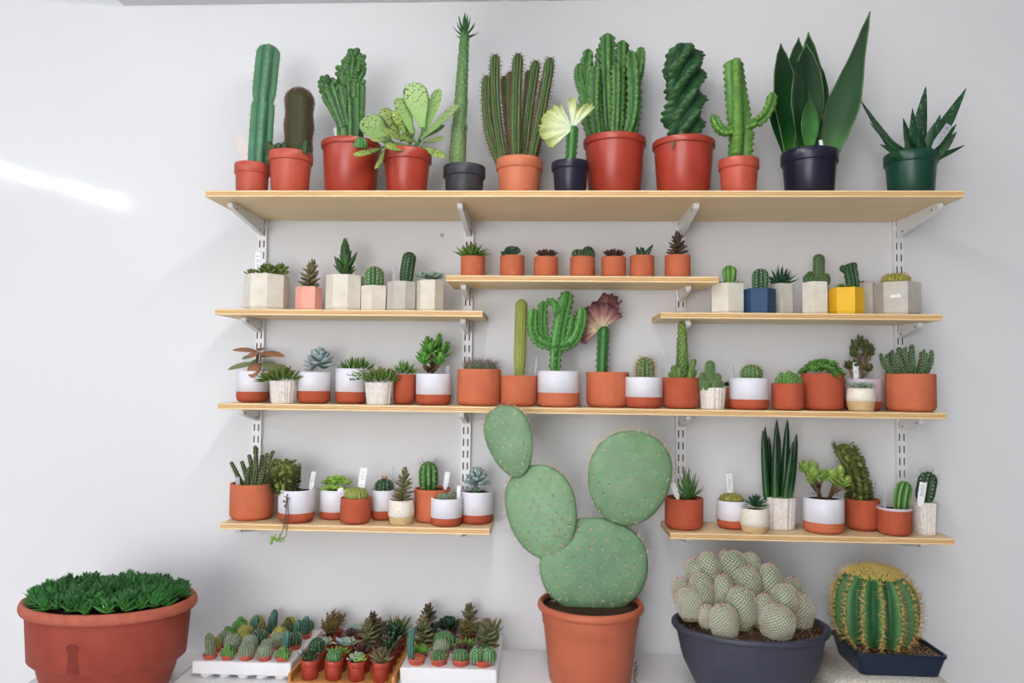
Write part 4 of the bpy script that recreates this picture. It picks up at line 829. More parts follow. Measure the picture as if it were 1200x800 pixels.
b = MB(); fan(b, q.p(703, 388, -2), .95, 3.45, 3, 37, 2.6, 5.5, 11, rag=.07, seed=2, na=70, vary=lambda t: .97+.27*math.exp(-((t-.12)/.16)**2)-.12*math.exp(-((t-.45)/.1)**2)); fan(b, q.p(704, 386, -7), .9, 2.2, 3, 30, 2.4, 4, 13, rag=.08, seed=6, na=40, lean=-6); fan(b, q.p(701, 386, -6), 2.5, 4.0, 3, 25, 2.4, 4, 13, rag=.08, seed=9, na=40, lean=-4); fan(b, q.p(706, 384, -4), .5, 1.5, 3, 26, 2.4, 4, 14, rag=.08, seed=4, na=40, lean=-9); q.part(b, 'crest', LACP)
q = Pl('potted_cactus', 'two-tone pot with an oval cactus bristling with orange spines', C_, (733, 776), 442, .105, 'three'); q.twotone(465); small_col(q, q.p(756, 445), q.p(756, 418), 11, 13, GLB, SP_TAN, 6.2, 5, 3.6, depth=.2, bot=.85, jit=.8)
q = Pl('potted_column_cactus', 'plain terracotta pot with a tall bumpy tapering column and side arms', C_, (777, 819), 442.5, .105, 'three'); q.terra(TERRA2)
b, s = MB(), MB(); sweep_col(b, None, q.p(800, 445), q.p(799, 376), 8.0, 1, 0, prof=lambda t: (1-.45*t)*math.sqrt(max(0, 1-max(0, (t-.9)/.1)**2)), rings=60, seg=40, lump=(2.2, .38), seed=1); dotted(MB(), s, q.p(800, 445), q.p(799, 376), 8.2, lambda t: (1-.45*t)*math.sqrt(max(0, 1-max(0, (t-.9)/.1)**2)), 170, 4, 1.2, .35, 3)
for bx, tx, ty, dy, R in ((792, 788, 428, -4, 3.6), (806, 813, 420, -3, 3.4), (810, 815, 433, 0, 3), (788, 785, 436, 0, 3), (796, 793, 430, -9, 3.4), (806, 808, 432, -9, 3.4)): sweep_col(b, s, q.p(bx, 445, dy), q.p(tx, ty, dy), R, 8, .15, lump=(.8, .5), rings=12, sl=.8, sk=2, sstep=3, seed=bx)
q.part(b, 'stem', pm('bumpy_column_skin', (44, 92, 34), (120, 156, 56), vscale=.4, var=.3)); q.part(s, 'spines', SP_CREAM, kind='stuff'); q.tagstick((779.5, 443), (778, 417), 2.2, 6, TAGG, False)
q = Pl('potted_cactus', 'carved white pot with a finger cactus among round offsets', C_, (819, 850), 454, .115, 'three'); q.carved(.88)
b, s = MB(), MB(); sweep_col(b, s, q.p(832, 457), q.p(832, 422), 6, 12, .12, sl=1.2, sk=4, sstep=2.4, seed=1)
for x, y, R, dy in ((822, 440, 4.6, -3), (825, 436, 5, 3), (841, 437, 5, 2), (842, 445, 4.6, -5), (836, 444, 5, -9), (827, 446, 4.4, -9)): sweep_col(b, s, q.p(x, 457, dy), q.p(x, y, dy), R, 11, .12, sl=1.2, sk=4, sstep=2.6, seed=x, rings=10)
q.part(b, 'stem', FNG); q.part(s, 'spines', SP_CREAM, kind='stuff')
q = Pl('potted_succulent', 'tiny terracotta pot with a dark rosette behind the golden globe pot', S_, (848, 868), 454, .05, 'three'); q.terra(TERRA2); rosette(q.root, DKG, q.p(852, 452), 14, 9, .2, .1, .2, 1.3, 'lance', seed=1, ns=6)
q = Pl('potted_cactus', 'two-tone pot with a ribbed green globe with golden edges', C_, (855, 901), 443, .11, 'three'); q.twotone(467.7); small_globe(q, q.p(881, 446), 12.5, 19, 15, GLB, SP_GOLD, 3, 5, .16); q.tagstick((862, 445), (860.5, 428), 1.3, 4, TAGG, False)
q = Pl('potted_cactus', 'dark terracotta pot with a clump of little spiny green globes', C_, (904, 942), 449, .115, 'three'); q.terra(TERRA2)
b, s = MB(), MB()
for i, (x, y, dy, R) in enumerate(((915, 440, -4, 5.5), (922, 436, -6, 6), (930, 437, -3, 6), (935, 441, 0, 5), (918, 436, 5, 5.5), (927, 434, 6, 6), (925, 442, -12, 5.5), (934, 437, 7, 5), (915, 440, 6, 5))): globe(b, s, q.p(x, 452, dy), R, 452-y, 9, .2, sl=1.8, sk=4, seed=i)
q.part(b, 'body', pm('clump_skin', (44, 104, 34), (96, 158, 64), var=.2)); q.part(s, 'spines', SP_CREAM, kind='stuff')
q = Pl('potted_succulent', 'large terracotta pot heaped with lush bright green leaf rosettes', S_, (938.6, 989), 437.5, .08, 'three'); q.terra(TERRA2)
r = random.Random(5)
for i in range(24):
    t = math.sqrt((i+.5)/24); a = i*2.4; rosette(q.root, LUSH, q.p(963.5+math.cos(a)*22*t, 440-12*(1-t*t)-r.uniform(-1.5, 3.5), math.sin(a)*22*t), 12, 9, .3, .1, .3, 1.35, 'spoon', seed=i, ns=6, axis=(math.cos(a)*t*.7, math.sin(a)*t*.7, 1))
q = Pl('potted_jade_plant', 'lilac two-tone pot with a dark tree-like jade behind the speckled pot', S_, (989, 1033.5), 444, .06, 'three'); q.twotone(470, None, GLAZI)
jade(q, DKJ, [[(1010, 447), (1012, 426), (1016, 410)], [(1011, 430), (1006, 416), (1002, 406)], [(1012, 424), (1018, 416), (1019, 408)], [(1010, 420), (1004, 412), (1008, 401)], [(1012, 420, -4), (1012, 412, -8), (1011, 405, -8)], [(1012, 440), (1016, 436), (1018, 434)], [(1006, 446), (998, 436), (994, 430)], [(1006, 446, -4), (998, 440, -6), (1001, 428, -6)], [(1011, 436), (1008, 424), (1000, 414)], [(1012, 428), (1020, 420), (1021, 413)]], 9, .3, .13, 10, BARK, 1.6, 4, 6)
q.tagstick((999.5, 447), (999, 425), 6, -10)
q = Pl('potted_succulent', 'speckled cream and sand pot with low grey rosettes', S_, (992, 1026), 455, .135, 'three'); q.stone(470)
for i, (x, dy, sz) in enumerate(((999, -3, 7), (1006, -7, 7.5), (1013, -6, 7.5), (1020, -3, 7), (1004, 6, 7), (1014, 6, 7))): rosette(q.root, GREY, q.p(x, 454, dy), 12, sz, .34, .13, .1, 1.4, seed=i, hh=3, ns=6)
q = Pl('potted_aloe', 'large terracotta pot with many toothed dark green upright stems', S_, (1037, 1097), 438, .09, 'three'); q.terra()
b, s = MB(), MB(); r = random.Random(9)
for i in range(26):
    t = math.sqrt((i+.5)/26); a = i*2.4; x, y = math.cos(a)*20*t, math.sin(a)*18*t; L = 40-14*t+r.uniform(-4, 4)
    sweep_col(b, s, q.p(1066+x*.8, 441, y*.8), q.p(1066+x*1.65+r.uniform(-2, 2), 441-L, y*1.4), 4.0, 5, .34, bend=(x*.45, y*.3, -3), rings=36, seg=4, tooth=(8, .16), sl=1.8, sk=3, sstep=3.6, seed=i, prof=lambda t: (.95-.5*t)*math.sqrt(max(0, 1-max(0, (t-.93)/.07)**2)))
q.part(b, 'stem', pm('toothed_stem_skin', (30, 66, 40), (70, 110, 66), var=.25)); q.part(s, 'spines', SP_CREAM, kind='stuff')

# ------------------------------------------------------------------ fourth shelf
q = Pl('potted_cactus', 'large terracotta pot of thin crooked spotted stems beside the trailing succulent', S_, (268.7, 322), 565.6, .09, 'four'); q.terra()
b, s = MB(), MB()
for i, (bx, dy, tx, ty, tdy, bd) in enumerate(((284, -4, 271, 541, -6, (3, 0, -2)), (292, -2, 283, 540, -4, (0, 0, 2)), (298, 0, 297, 522, 0, (3, 0, 0)), (298, 2, 289, 533, 2, (0, 0, 4)), (304, 2, 318, 528, 4, (-3, 0, 0)), (308, -4, 325, 536, -6, (0, 0, -4)), (303, 4, 309, 531, 8, (0, 0, 0)), (300, -8, 303, 540, -12, (4, 0, 0)), (294, -8, 296, 546, -10, (-4, 0, 0)), (310, 2, 327, 545, 4, (2, 0, -4)), (306, -8, 314, 545, -12, (2, 0, -2)), (300, 8, 302, 534, 12, (0, 0, 0)), (290, 6, 285, 550, 8, (0, 0, 0)))):
    sweep_col(b, s, q.p(bx, 569, dy), q.p(tx, ty, tdy), 3.5, 5, .3, bend=bd, rings=40, seg=4, tooth=(9, .16), sl=1.8, sk=3, sstep=3, seed=i, prof=lambda t: (.95-.35*t)*math.sqrt(max(0, 1-max(0, (t-.95)/.05)**2)))
q.part(b, 'stem', pm('spotted_stem_skin', (40, 66, 36), (104, 128, 80), var=.35, vscale=.6)); q.part(s, 'spines', SP_CREAM, kind='stuff'); q.tagstick((283, 570), (282, 558), 5, -12, TAGG, False)
q = Pl('potted_succulent', 'two-tone pot with a mossy crest and a trailing sprig', S_, (326, 369.5), 573, .12, 'four'); q.twotone(599); r = random.Random(4)
b = MB(); sweep_col(b, None, q.p(335, 579, -2), q.p(333, 544, -6), 16, 9, .15, lump=(2, .2), rings=14, dome=.6, prof=lambda t: (.72+.35*t)*math.sqrt(max(0, 1-max(0, (t-.78)/.22)**2)), seed=1); q.part(b, 'crest', MOSS)
b = MB()
for i in range(560):
    z = r.random(); a = r.uniform(0, 2*PI); R = 16*(.74+.33*z); p = q.p(335-2*z, 577-33*z, -2-4*z)+V((math.cos(a)*R, math.sin(a)*R, 0))
    if z > .9: p = q.p(333, 543, -6)+V((math.cos(a), math.sin(a), 0))*15*math.sqrt(r.random())
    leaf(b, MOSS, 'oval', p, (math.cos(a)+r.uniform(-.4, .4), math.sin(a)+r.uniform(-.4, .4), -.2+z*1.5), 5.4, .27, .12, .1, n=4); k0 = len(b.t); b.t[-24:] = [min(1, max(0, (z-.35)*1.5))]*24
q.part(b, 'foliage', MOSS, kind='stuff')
b = MB(); pts = [q.p(x, y, dy) for x, y, dy in ((343, 573, -14), (344, 578, -24), (344, 592, -25), (343, 608, -25), (341, 616, -26), (338, 624, -27), (334, 630, -27))]; stem(b, pts, .7, .4, 5); stem(b, [q.p(345, 580, -25), q.p(347, 600, -25), q.p(345, 622, -26), q.p(338, 630, -27)], .5, .4, 5); q.part(b, 'runner', STEMB)
for i in range(34):
    t = r.random(); 
    if i < 12: p = pts[1].lerp(pts[4], t)
    else: p = q.p(328+16*t, 625+r.uniform(-4, 5), -27)
    leaf(q.root, LIME if i >= 12 else TOW, 'oval', p, (r.uniform(-1, 1), -.5+r.uniform(-.5, .5), r.uniform(-.3, .8)), 5, .32, .12, n=6)
q.tagstick((363, 576), (366.5, 553), 5, 2, TAGM)
q = Pl('potted_succulent', 'two-tone pot with bright lime rosettes behind the golden globe', S_, (374.5, 412), 573, .065, 'four'); q.twotone(597.7)
for i, (x, y, dy, sz) in enumerate(((382, 568, -8, 9), (391, 566, -10, 10), (400, 567, -8, 9), (393, 561, -3, 10), (387, 560, 0, 10), (396, 559, 2, 10), (405, 563, 2, 9), (391, 559, 10, 9), (380, 564, 6, 9), (402, 562, 10, 8), (407, 569, -6, 7))): rosette(q.root, LIME, q.p(x, y+(7 if dy < 0 else 5), dy), 14, sz*1.05, .34, .13, .15, 1.35, seed=i, ns=6)
q.tagstick((403, 574), (402, 570), 6, -14, TAGM, False)
q = Pl('potted_cactus', 'dark terracotta pot with a golden-topped globe on the trailing succulent shelf', C_, (399, 435), 582.5, .125, 'four'); q.terra(TERRA2, bulge=.4); small_globe(q, q.p(417.5, 587), 14, 16, 18, pm('lime_globe_skin', (96, 132, 44), (168, 176, 84), var=.15), SP_GOLD, 2.4, 5, .14); q.tagstick((420, 584), (424, 549), 8, 6)
q = Pl('potted_cactus', 'two-tone pot with a dark globe cactus topped by pinkish buds', C_, (433.7, 464), 573.5, .065, 'four'); q.twotone(597); small_globe(q, q.p(450, 577), 11.5, 16, 13, GLBD, SP_WHITE, 1.4, 5, .14)
b = MB()
for i in range(5): leaf(b, SP_RED, 'oval', q.p(450, 562, 0)+V((math.cos(i*1.3)*2, math.sin(i*1.3)*2, 0)), (math.cos(i*1.3)*.4, math.sin(i*1.3)*.4, 1), 5, .25, .2)
q.part(b, 'buds', pm('pink_bud', (190, 120, 90), (214, 140, 120))); q.tagstick((458, 575), (459.5, 547), 1.4, 5, TAGG, False)
q = Pl('potted_succulent', 'speckled cream and sand pot with a tall brown stacked tower', S_, (455, 485.6), 585.4, .13, 'four'); q.stone(604)
b = MB(); stem(b, [q.p(471, 589), q.p(473, 552)], 1.8, 1.2); q.part(b, 'stem', STEMB); tower(q.root, TOW, q.p(471, 586), q.p(474, 555), 34, 15, .22, .12, el=(.0, 1.2), taper=.55, seed=4)
q = Pl('potted_cactus', 'terracotta pot with a ribbed oval cactus crowned by long dark spines', C_, (485, 528), 572, .075, 'four'); q.terra()
b, s = MB(), MB(); sweep_col(b, s, q.p(502, 575), q.p(501, 541), 11.6, 9, .24, sl=3, sk=4, sstep=5, seed=1, bot=.6, dome=1.2); q.part(b, 'body', GCOL); q.part(s, 'spines', SP_CREAM, kind='stuff'); s = MB(); r = random.Random(1)
for i in range(26): a = r.uniform(0, 6.28); s.spine(q.p(501, 543+r.uniform(0, 8))+V((math.cos(a)*6, math.sin(a)*6, 0)), V((math.cos(a), math.sin(a), r.uniform(.2, 1.6))), r.uniform(8, 15), .25)
q.part(s, 'crown_spines', SP_DARK, kind='stuff'); q.tagstick((521, 574), (524, 553), 6, 2, TAGM, False)
q = Pl('potted_cactus', 'small two-tone pot with a tiny grey knobbly cactus', C_, (505, 541.5), 583, .13, 'four'); q.twotone(605); b, s = MB(), MB()
for i, (x, dy) in enumerate(((517, -2), (522, -5), (527, -2), (520, 4), (526, 4), (531, 1))): globe(b, s, q.p(x, 587, dy), 4.8, 9+(i % 3), 9, .15, sl=1.4, sk=5, seed=i)
q.part(b, 'body', GLBG); q.part(s, 'spines', SP_BROWN, kind='stuff'); q.tagstick((537, 586), (537.5, 569), 4, 0, TAGM, False)
q = Pl('potted_echeveria', 'two-tone pot with a grey-green rosette on a short stalk', S_, (538.6, 578), 575, .085, 'four'); q.twotone(601)
b = MB(); stem(b, [q.p(557, 579), q.p(558, 566)], 2.4, 2); q.part(b, 'stem', GREY); rosette(q.root, ECH, q.p(558.5, 567), 34, 19, .25, .12, -.35, 1.45, 'spoon', .35, .5, hh=10, seed=7); rosette(q.root, GREY, q.p(558, 576, -4), 9, 12, .2, .1, .2, .7, 'finger', .2, seed=3)

q = Pl('potted_aloe', 'terracotta pot with thin pointed aloe leaves beside the prickly pear', S_, (779, 824), 582.7, .10, 'four'); q.terra(TERRA2); r = random.Random(6)
for i in range(26):
    a = i*2.4; e = .5+.95*i/25; d = V((math.cos(a)*math.cos(e), math.sin(a)*math.cos(e), math.sin(e))); leaf(q.root, FNG if i % 3 else GREENR, 'awl', q.p(806+r.uniform(-5, 5), 584, r.uniform(-5, 5)), d, 22+16*(i/25)*r.uniform(.6, 1.1), .07, .05, .12, .1, n=6)
q.tagstick((794, 585), (787, 565), 6, -6, TAGM, False)
q = Pl('potted_cactus', 'two-tone pot with a low golden-brown bristly dome', C_, (840, 875.6), 586, .085, 'four'); q.twotone(608); small_globe(q, q.p(857, 590), 13.5, 12, 22, GLBY, SP_GOLD, 2, 5, .08, sstep=2.6); q.tagstick((858, 588), (855.5, 556), 7, 6)
q = Pl('potted_succulent', 'speckled cream pot with a dark pointed spotted rosette', S_, (867, 901), 595, .135, 'four'); q.stone(615); rosette(q.root, GAS, q.p(885.5, 593), 20, 18, .19, .09, .05, 1.2, 'awl', .15, .55, hh=4, seed=2)
q = Pl('potted_snake_plant', 'carved white pot with tall cylindrical spear leaves', S_, (893, 933), 581.8, .075, 'four'); q.carved(.9)
for bx, dy, tx, ty, hw in ((897, -6, 892.5, 503, 4.2), (901, 6, 899, 500, 4.2), (906, -8, 907, 506, 4.8), (911, 4, 912, 491, 4.6), (914, 8, 916, 505, 4), (918, -2, 922.5, 491, 4.6), (922, -8, 930.5, 507, 4.8), (916, -12, 925, 516, 4), (904, 10, 905, 512, 4)):
    a0, a1 = q.p(bx, 585, dy), q.p(tx, ty, dy*1.2); L = (a1-a0).length; leaf(q.root, SNK, 'spear', a0, a1-a0, L, hw/L, hw*.9/L, .02, 0, (0, -1, 0), 10)
q = Pl('potted_jade_plant', 'two-tone pot with a two-branched light green jade', S_, (941, 989), 582.7, .112, 'four'); q.twotone(610, TERRA)
jade(q, JADEL, [[(962, 586), (958, 574), (950, 563)], [(961, 582), (957, 568), (954, 553)], [(959, 576), (962, 566), (966, 561)], [(959, 576, 4), (950, 562, 8), (947, 552, 8)], [(971, 586), (977, 574), (984, 566)], [(974, 580), (981, 568), (985, 558)], [(975, 578), (977, 568), (976, 560)], [(976, 576, -4), (984, 570, -8), (988, 567, -8)], [(958, 570, -4), (953, 562, -10), (952, 558, -10)]], 12.5, .33, .12, 8, STEMB, 2.4, 3)
q = Pl('potted_cactus', 'terracotta pot with a crooked mossy crested column', S_, (989.7, 1031), 584, .066, 'four'); q.terra(TERRA2); r = random.Random(12)
b = MB(); sweep_col(b, None, q.p(1007, 588), q.p(992, 528, -4), 11, 7, .18, bend=(8, 0, 0), lump=(2, .2), rings=20, seed=3); sweep_col(b, None, q.p(996, 545, -3), q.p(984, 521, -5), 9, 7, .18, lump=(2, .2), rings=10, seed=4); q.part(b, 'crest', MOSS)
b = MB()
for i in range(620):
    t = r.random(); c0 = q.p(1007, 588)*(1-t)**2+q.p(1007.5, 558, -2)*2*t*(1-t)+q.p(988, 524, -5)*t*t; a = r.uniform(0, 6.283); R = 11.5-1.5*t
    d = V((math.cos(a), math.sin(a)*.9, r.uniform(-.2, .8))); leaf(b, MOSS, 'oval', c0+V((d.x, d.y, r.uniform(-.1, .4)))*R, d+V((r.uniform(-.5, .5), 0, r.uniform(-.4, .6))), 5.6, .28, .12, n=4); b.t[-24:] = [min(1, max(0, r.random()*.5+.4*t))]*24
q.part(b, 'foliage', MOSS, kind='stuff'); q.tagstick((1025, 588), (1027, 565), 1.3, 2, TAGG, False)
q = Pl('potted_column_cactus', 'lilac-rimmed terracotta pot with a short ribbed bright-edged cactus', C_, (1027.6, 1069), 594, .125, 'four'); q.twotone(597, TERRA2, GLAZI); small_col(q, q.p(1056, 598), q.p(1062, 564), 9.8, 8, GCOL, SP_CREAM, 1.6, 4, 3, depth=.3, bot=.8, bend=(-3, 0, 0)); q.tagstick((1037, 597), (1037.5, 576), 3.6, 0, TAGG, True)
q = Pl('potted_cactus', 'carved white pot with a leaning dark cactus with long spines', C_, (1069, 1100.7), 588, .11, 'four'); q.carved(.82); small_col(q, q.p(1082, 591), q.p(1090, 553), 10.6, 9, GLBD, SP_WHITE, 2.2, 5, 4.2, depth=.2, bot=.55, dome=1.1); s = MB(); r = random.Random(3)
for i in range(34): a = r.uniform(0, 6.28); e = r.uniform(-.4, 1.4); d = V((math.cos(a)*math.cos(e), math.sin(a)*math.cos(e), math.sin(e))); s.spine(q.p(1088, 563)+V((d.x*10, d.y*10, d.z*10)), d, r.uniform(5, 11), .2)
q.part(s, 'long_spines', SP_DARK, kind='stuff'); q.tagstick((1072, 592), (1076.5, 564), 8, -13)

# ------------------------------------------------------------------ prickly pear
q = Pl('potted_prickly_pear', 'big prickly pear with four flat pads in a large orange pot', C_, (629, 754), 705, .195, ZC)
R, h = q.w/2, q.h; rh = 10; f = lambda z: R*.76+(R*.93-R*.76)*z/h
b = MB(); b.lathe([(R*.70, 1.5), (R*.74, 0), (R*.76, 1.5), (f(h*.55), h*.55), (f(h*.72), h*.72), (f(h*.73)+1.0, h*.735), (f(h-rh)+1, h-rh), (R-5, h-2), (R-6, h-8), (.01, h-9)], 64); o = q.part(b, 'pot', mat('orange_pot', (186, 100, 70), (176, 92, 64), rough=.5, scale=.03, bump=.03, bscale=.3))
b = MB(); b.lathe([(f(h-rh)+.6, h-rh-.5), (R-3, h-rh+.2), (R-.6, h-rh+2.5), (R, h-rh+5), (R-.6, h-2.2), (R-2.2, h-.4), (R-4, h), (R-5.6, h-1), (R-6, h-5)], 64); q.part(b, 'rim', mat('orange_pot', (0, 0, 0)), o)
q.soil(R-6, h-6)
def pad(q, base, top, W, T, m, dy0=0, dy1=0, yaw=0.0, seed=0, ob=.22, pitch=13.0, sl=6.5, edge=9.0):
    r = random.Random(seed); A, Bq = q.p(*base, dy0), q.p(*top, dy1); ax = (Bq-A); H = ax.length/2; ax.normalize(); c = (A+Bq)/2
    sx = V((math.cos(yaw), math.sin(yaw), 0)); sx = (sx-ax*sx.dot(ax)).normalized(); nn = sx.cross(ax)
    def P(x, hh, off): return c+sx*x+ax*hh+nn*off
    def wid(hh): return W/2*math.sqrt(max(0, 1-abs(hh)**2.2))*(1+ob*hh)
    n = 48; rings = [0, .35, .65, .85, .95, 1.0, .95, .85, .65, .35, 0]; vs = []; ts = []
    for k, t in enumerate(rings):
        sg = 1 if k < 5 else (-1 if k > 5 else 0)
        for j in range(n):
            a = 2*PI*j/n; hh = math.sin(a); x = math.copysign(wid(hh), math.cos(a)) if abs(math.cos(a)) > 1e-6 else 0
            bu = noise.noise(V((x*t*.05+seed, hh*t*2, sg)))*.6
            vs.append(P(x*t, hh*H*t, sg*(T*math.sqrt(1-t**2.4)+bu*(1-t)))); ts.append(t)
    m_ = MB(); fs = [(k*n+j, (k+1)*n+j, (k+1)*n+(j+1) % n, k*n+(j+1) % n) for k in range(len(rings)-1) for j in range(n)]; m_.add(vs, fs, ts); o = q.part(m_, 'pad', m)
    ar, sp = MB(), MB()
    def areole(p, d, l, k):
        ar.spine(p-d*.3, d, 1.2, 1.8)
        for _ in range(k): sp.spine(p, d*r.uniform(.3, 1)+V((r.uniform(-.7, .7), r.uniform(-.3, .3), r.uniform(-.8, .6))), l*r.uniform(.7, 1.4), .5)
    row = 0; z = -H+pitch*.7
    while z < H-3:
        x = -W+(pitch*.5 if row % 2 else 0)
        while x < W:
            w = wid(z/H)
            if abs(x) < w-4:
                t = max(abs(x)/max(w, 1), abs(z)/H); jx, jz = r.uniform(-1.5, 1.5), r.uniform(-1.5, 1.5); rr = min(.98, math.sqrt((x/max(W/2, 1))**2+(z/H)**2)); off = T*math.sqrt(max(0.0, 1-rr**2.4))
                for sg in (1, -1): areole(P(x+jx, z+jz, sg*off), nn*sg, sl, 3)
            x += pitch
        z += pitch*.8; row += 1
    ne = int((W+2*H)*1.6/8)
    for j in range(ne):
        a = 2*PI*j/ne; hh = math.sin(a)
        if hh < -.75: continue
        x = math.copysign(wid(hh), math.cos(a)); d = (sx*(x/W*2)+ax*hh).normalized(); areole(P(x*.985, hh*H*.985, 0), d, edge if hh > -.2 else edge*.6, 4 if hh > 0 else 2)
    ar.build('areoles', AREO, o, True, 'stuff'); sp.build('spines', SP_CREAM, o, True, 'stuff'); return o
pad(q, (696, 722), (694, 607), 128, 11, OPU2, 0, -4, .05, 1, .02, 13, 8, 9)
pad(q, (644, 657), (622, 546), 84, 8, OPU, -6, -14, -.15, 2, .12, 12, 6, 8)
pad(q, (606, 561), (584, 477), 57, 6, OPU, -16, -22, -.25, 3, .22, 10.5, 5, 6)
pad(q, (729, 616), (742, 504), 99, 9, OPU, -6, -18, .12, 4, .10, 12.5, 6, 11)
b = MB(); r = random.Random(3); 
for i in range(14): p0 = V((R*.78+2, -6, 6+i*1.6)); leaf(b, BARK, 'lance', p0, (r.uniform(-.1, 1), r.uniform(-.6, .2), r.uniform(-.2, 1)), r.uniform(4, 8), .15, .05, .2, n=4)
b = b.build('dried_moss', BARK); b.location = q.loc; b.scale = (q.u,)*3; tag(b, 'small clump of dry brown moss beside the prickly pear pot', 'dry moss')
mn = min(v.co.z for v in b.data.vertices)
for v in b.data.vertices: v.co.z -= mn

# ------------------------------------------------------------------ oval planter of rosettes
q = Pl('oval_planter', 'weathered oval terracotta planter packed with dark green star rosettes', S_, (17, 235), 700, .335, ZC)
SXp, SYp = .5*214*.93, .5*150; h = q.h
def ov(pr): return [(r_, z) for r_, z in pr]
CLAYO = mat('weathered_clay', (152, 64, 46), (136, 52, 38), rough=.6, scale=.04, bump=.06, bscale=.4)
b = MB(); b.lathe([(.60, 2), (.66, 0), (.70, 2), (.77, h*.2), (.80, h*.31), (.86, h*.345), (.89, h*.37), (.93, h-15), (.94, h-9), (.93, h-6), (.88, h-8), (.86, h-14), (.01, h-15)], 72, SXp, SYp); o = q.part(b, 'pot', CLAYO)
b = MB(); b.lathe([(.935, h-13), (.985, h-12), (1.0, h-9), (1.0, h-5), (.985, h-1.5), (.955, h), (.92, h-1), (.90, h-4), (.88, h-9)], 72, SXp, SYp); q.part(b, 'rim', mat('weathered_rim', (178, 96, 76), (160, 80, 62), rough=.7, scale=.08, bump=.08, bscale=.4), o)
b = MB(); b.lathe([(.885, h-12), (.885, h-9), (.5, h-7), (.01, h-6)], 48, SXp, SYp); q.part(b, 'soil', SOIL)
b = MB(); vs = []
for z, hwid in ((h*.375, 8.5), (h*.46, 7), (h*.54, 6), (h*.59, 6), (h*.63, 8), (h*.665, 7.5), (h*.69, 4)):
    for k in range(9):
        an = -PI/2+(k/8-.5)*2*hwid/SXp; rr_ = .89+(.93-.89)*(z-h*.37)/(h-15-h*.37)+.0025; vs.append(V((math.cos(an)*rr_*SXp, math.sin(an)*rr_*SYp, z)))
b.add(vs, [(i*9+k, i*9+k+1, i*9+k+10, i*9+k+9) for i in range(6) for k in range(8)]); q.part(b, 'water_stain', mat('damp_clay', (116, 36, 24), rough=.3), o)
DKL = pm('star_leaf', (112, 176, 72), (36, 92, 46), mid=(.45, (60, 132, 52)), vscale=.15, var=.35, rough=.3, dim=.92)
r = random.Random(21); pts = []
for i in range(4000):
    x, y = r.uniform(-1, 1), r.uniform(-1, 1)
    if x*x+y*y < .72 and all((x*SXp-a)**2+(y*SYp-c)**2 > 9.5**2 for a, c in pts): pts.append((x*SXp, y*SYp))
rl = random.Random(2)
def star(par, c, L, seed, ax):
    rosette(par, DKL, c, 15, L, .19, .06, .15, 1.3, 'lance', .15, .6, .15, ax, 4, seed, 6)
for i, (x, y) in enumerate(pts):
    t = math.sqrt((x/SXp)**2+(y/SYp)**2); zz = h-5+7*(1-t*t)+rl.uniform(-2, 4); ro = empty('rosette', (0, 0, 0)) if False else None
    mb_ = MB(); rosette(mb_, DKL, V((x, y, zz)), 15, 16*rl.uniform(.85, 1.15), .24, .06, .35, 1.35, 'lance', .15, .62, .15, (x/SXp*.35, y/SYp*.35, 1), 6, i, 6); q.part(mb_, 'rosette', DKL)

# ------------------------------------------------------------------ bowl of clustered cacti
q = Pl('cactus_bowl', 'slate grey oval bowl with a heap of white-spined cactus heads', C_, (781, 977), 730, .275, ZC)
SXp, SYp, h = .5*196*.93, .5*140, q.h; SLATE = mat('slate_plastic', (58, 60, 74), (52, 54, 68), rough=.5, scale=.1)
b = MB(); b.lathe([(.54, 0), (.58, 1), (.72, h*.22), (.84, h*.47), (.885, h*.62), (.89, h*.66), (.93, h*.85), (.95, h-6), (.93, h-4), (.90, h-8), (.01, h-9)], 72, SXp, SYp); o = q.part(b, 'pot', SLATE)
b = MB(); b.lathe([(.94, h-8), (.985, h-7), (1, h-4.5), (.995, h-1.5), (.97, h), (.93, h-.6), (.90, h-4), (.895, h-7)], 72, SXp, SYp); q.part(b, 'rim', SLATE, o)
b = MB(); b.lathe([(.897, h-8), (.897, h-5), (.6, h-3), (.01, h-1.5)], 48, SXp, SYp); q.part(b, 'soil', SOIL)
b = MB(); r = random.Random(4)
for i in range(420):
    a = r.uniform(0, 6.283); t = math.sqrt(r.random())*.88; b.spine(V((math.cos(a)*t*SXp, math.sin(a)*t*SYp, h-5+4*(1-t)-.4)), V((r.uniform(-.5, .5), r.uniform(-.5, .5), 1)), r.uniform(1, 2.2), r.uniform(.7, 1.6))
q.part(b, 'grit', GRIT, kind='stuff')
MAMS = pm('woolly_skin', (124, 130, 92), (110, 136, 96), vscale=.4, var=.2)
HEADS = [(804, 690, 14.5, -10, 34), (838, 700, 14, -42, 36), (863, 684, 15, -22, 46), (901, 700, 17, -40, 40), (877, 667, 14, 2, 52), (834, 655, 12, 22, 50), (820, 676, 13, 0, 42), (866, 653, 17, 24, 58), (857, 655, 11, 30, 54), (906, 666, 14, 14, 50), (918, 683, 14.5, -10, 44), (938, 696, 13, -2, 40), (846, 675, 10, -6, 46), (890, 692, 10, -22, 38), (935, 683, 11, 22, 40), (800, 686, 11, 16, 34), (818, 664, 11, 26, 42), (888, 656, 12, 30, 52), (822, 706, 9, -22, 26)]
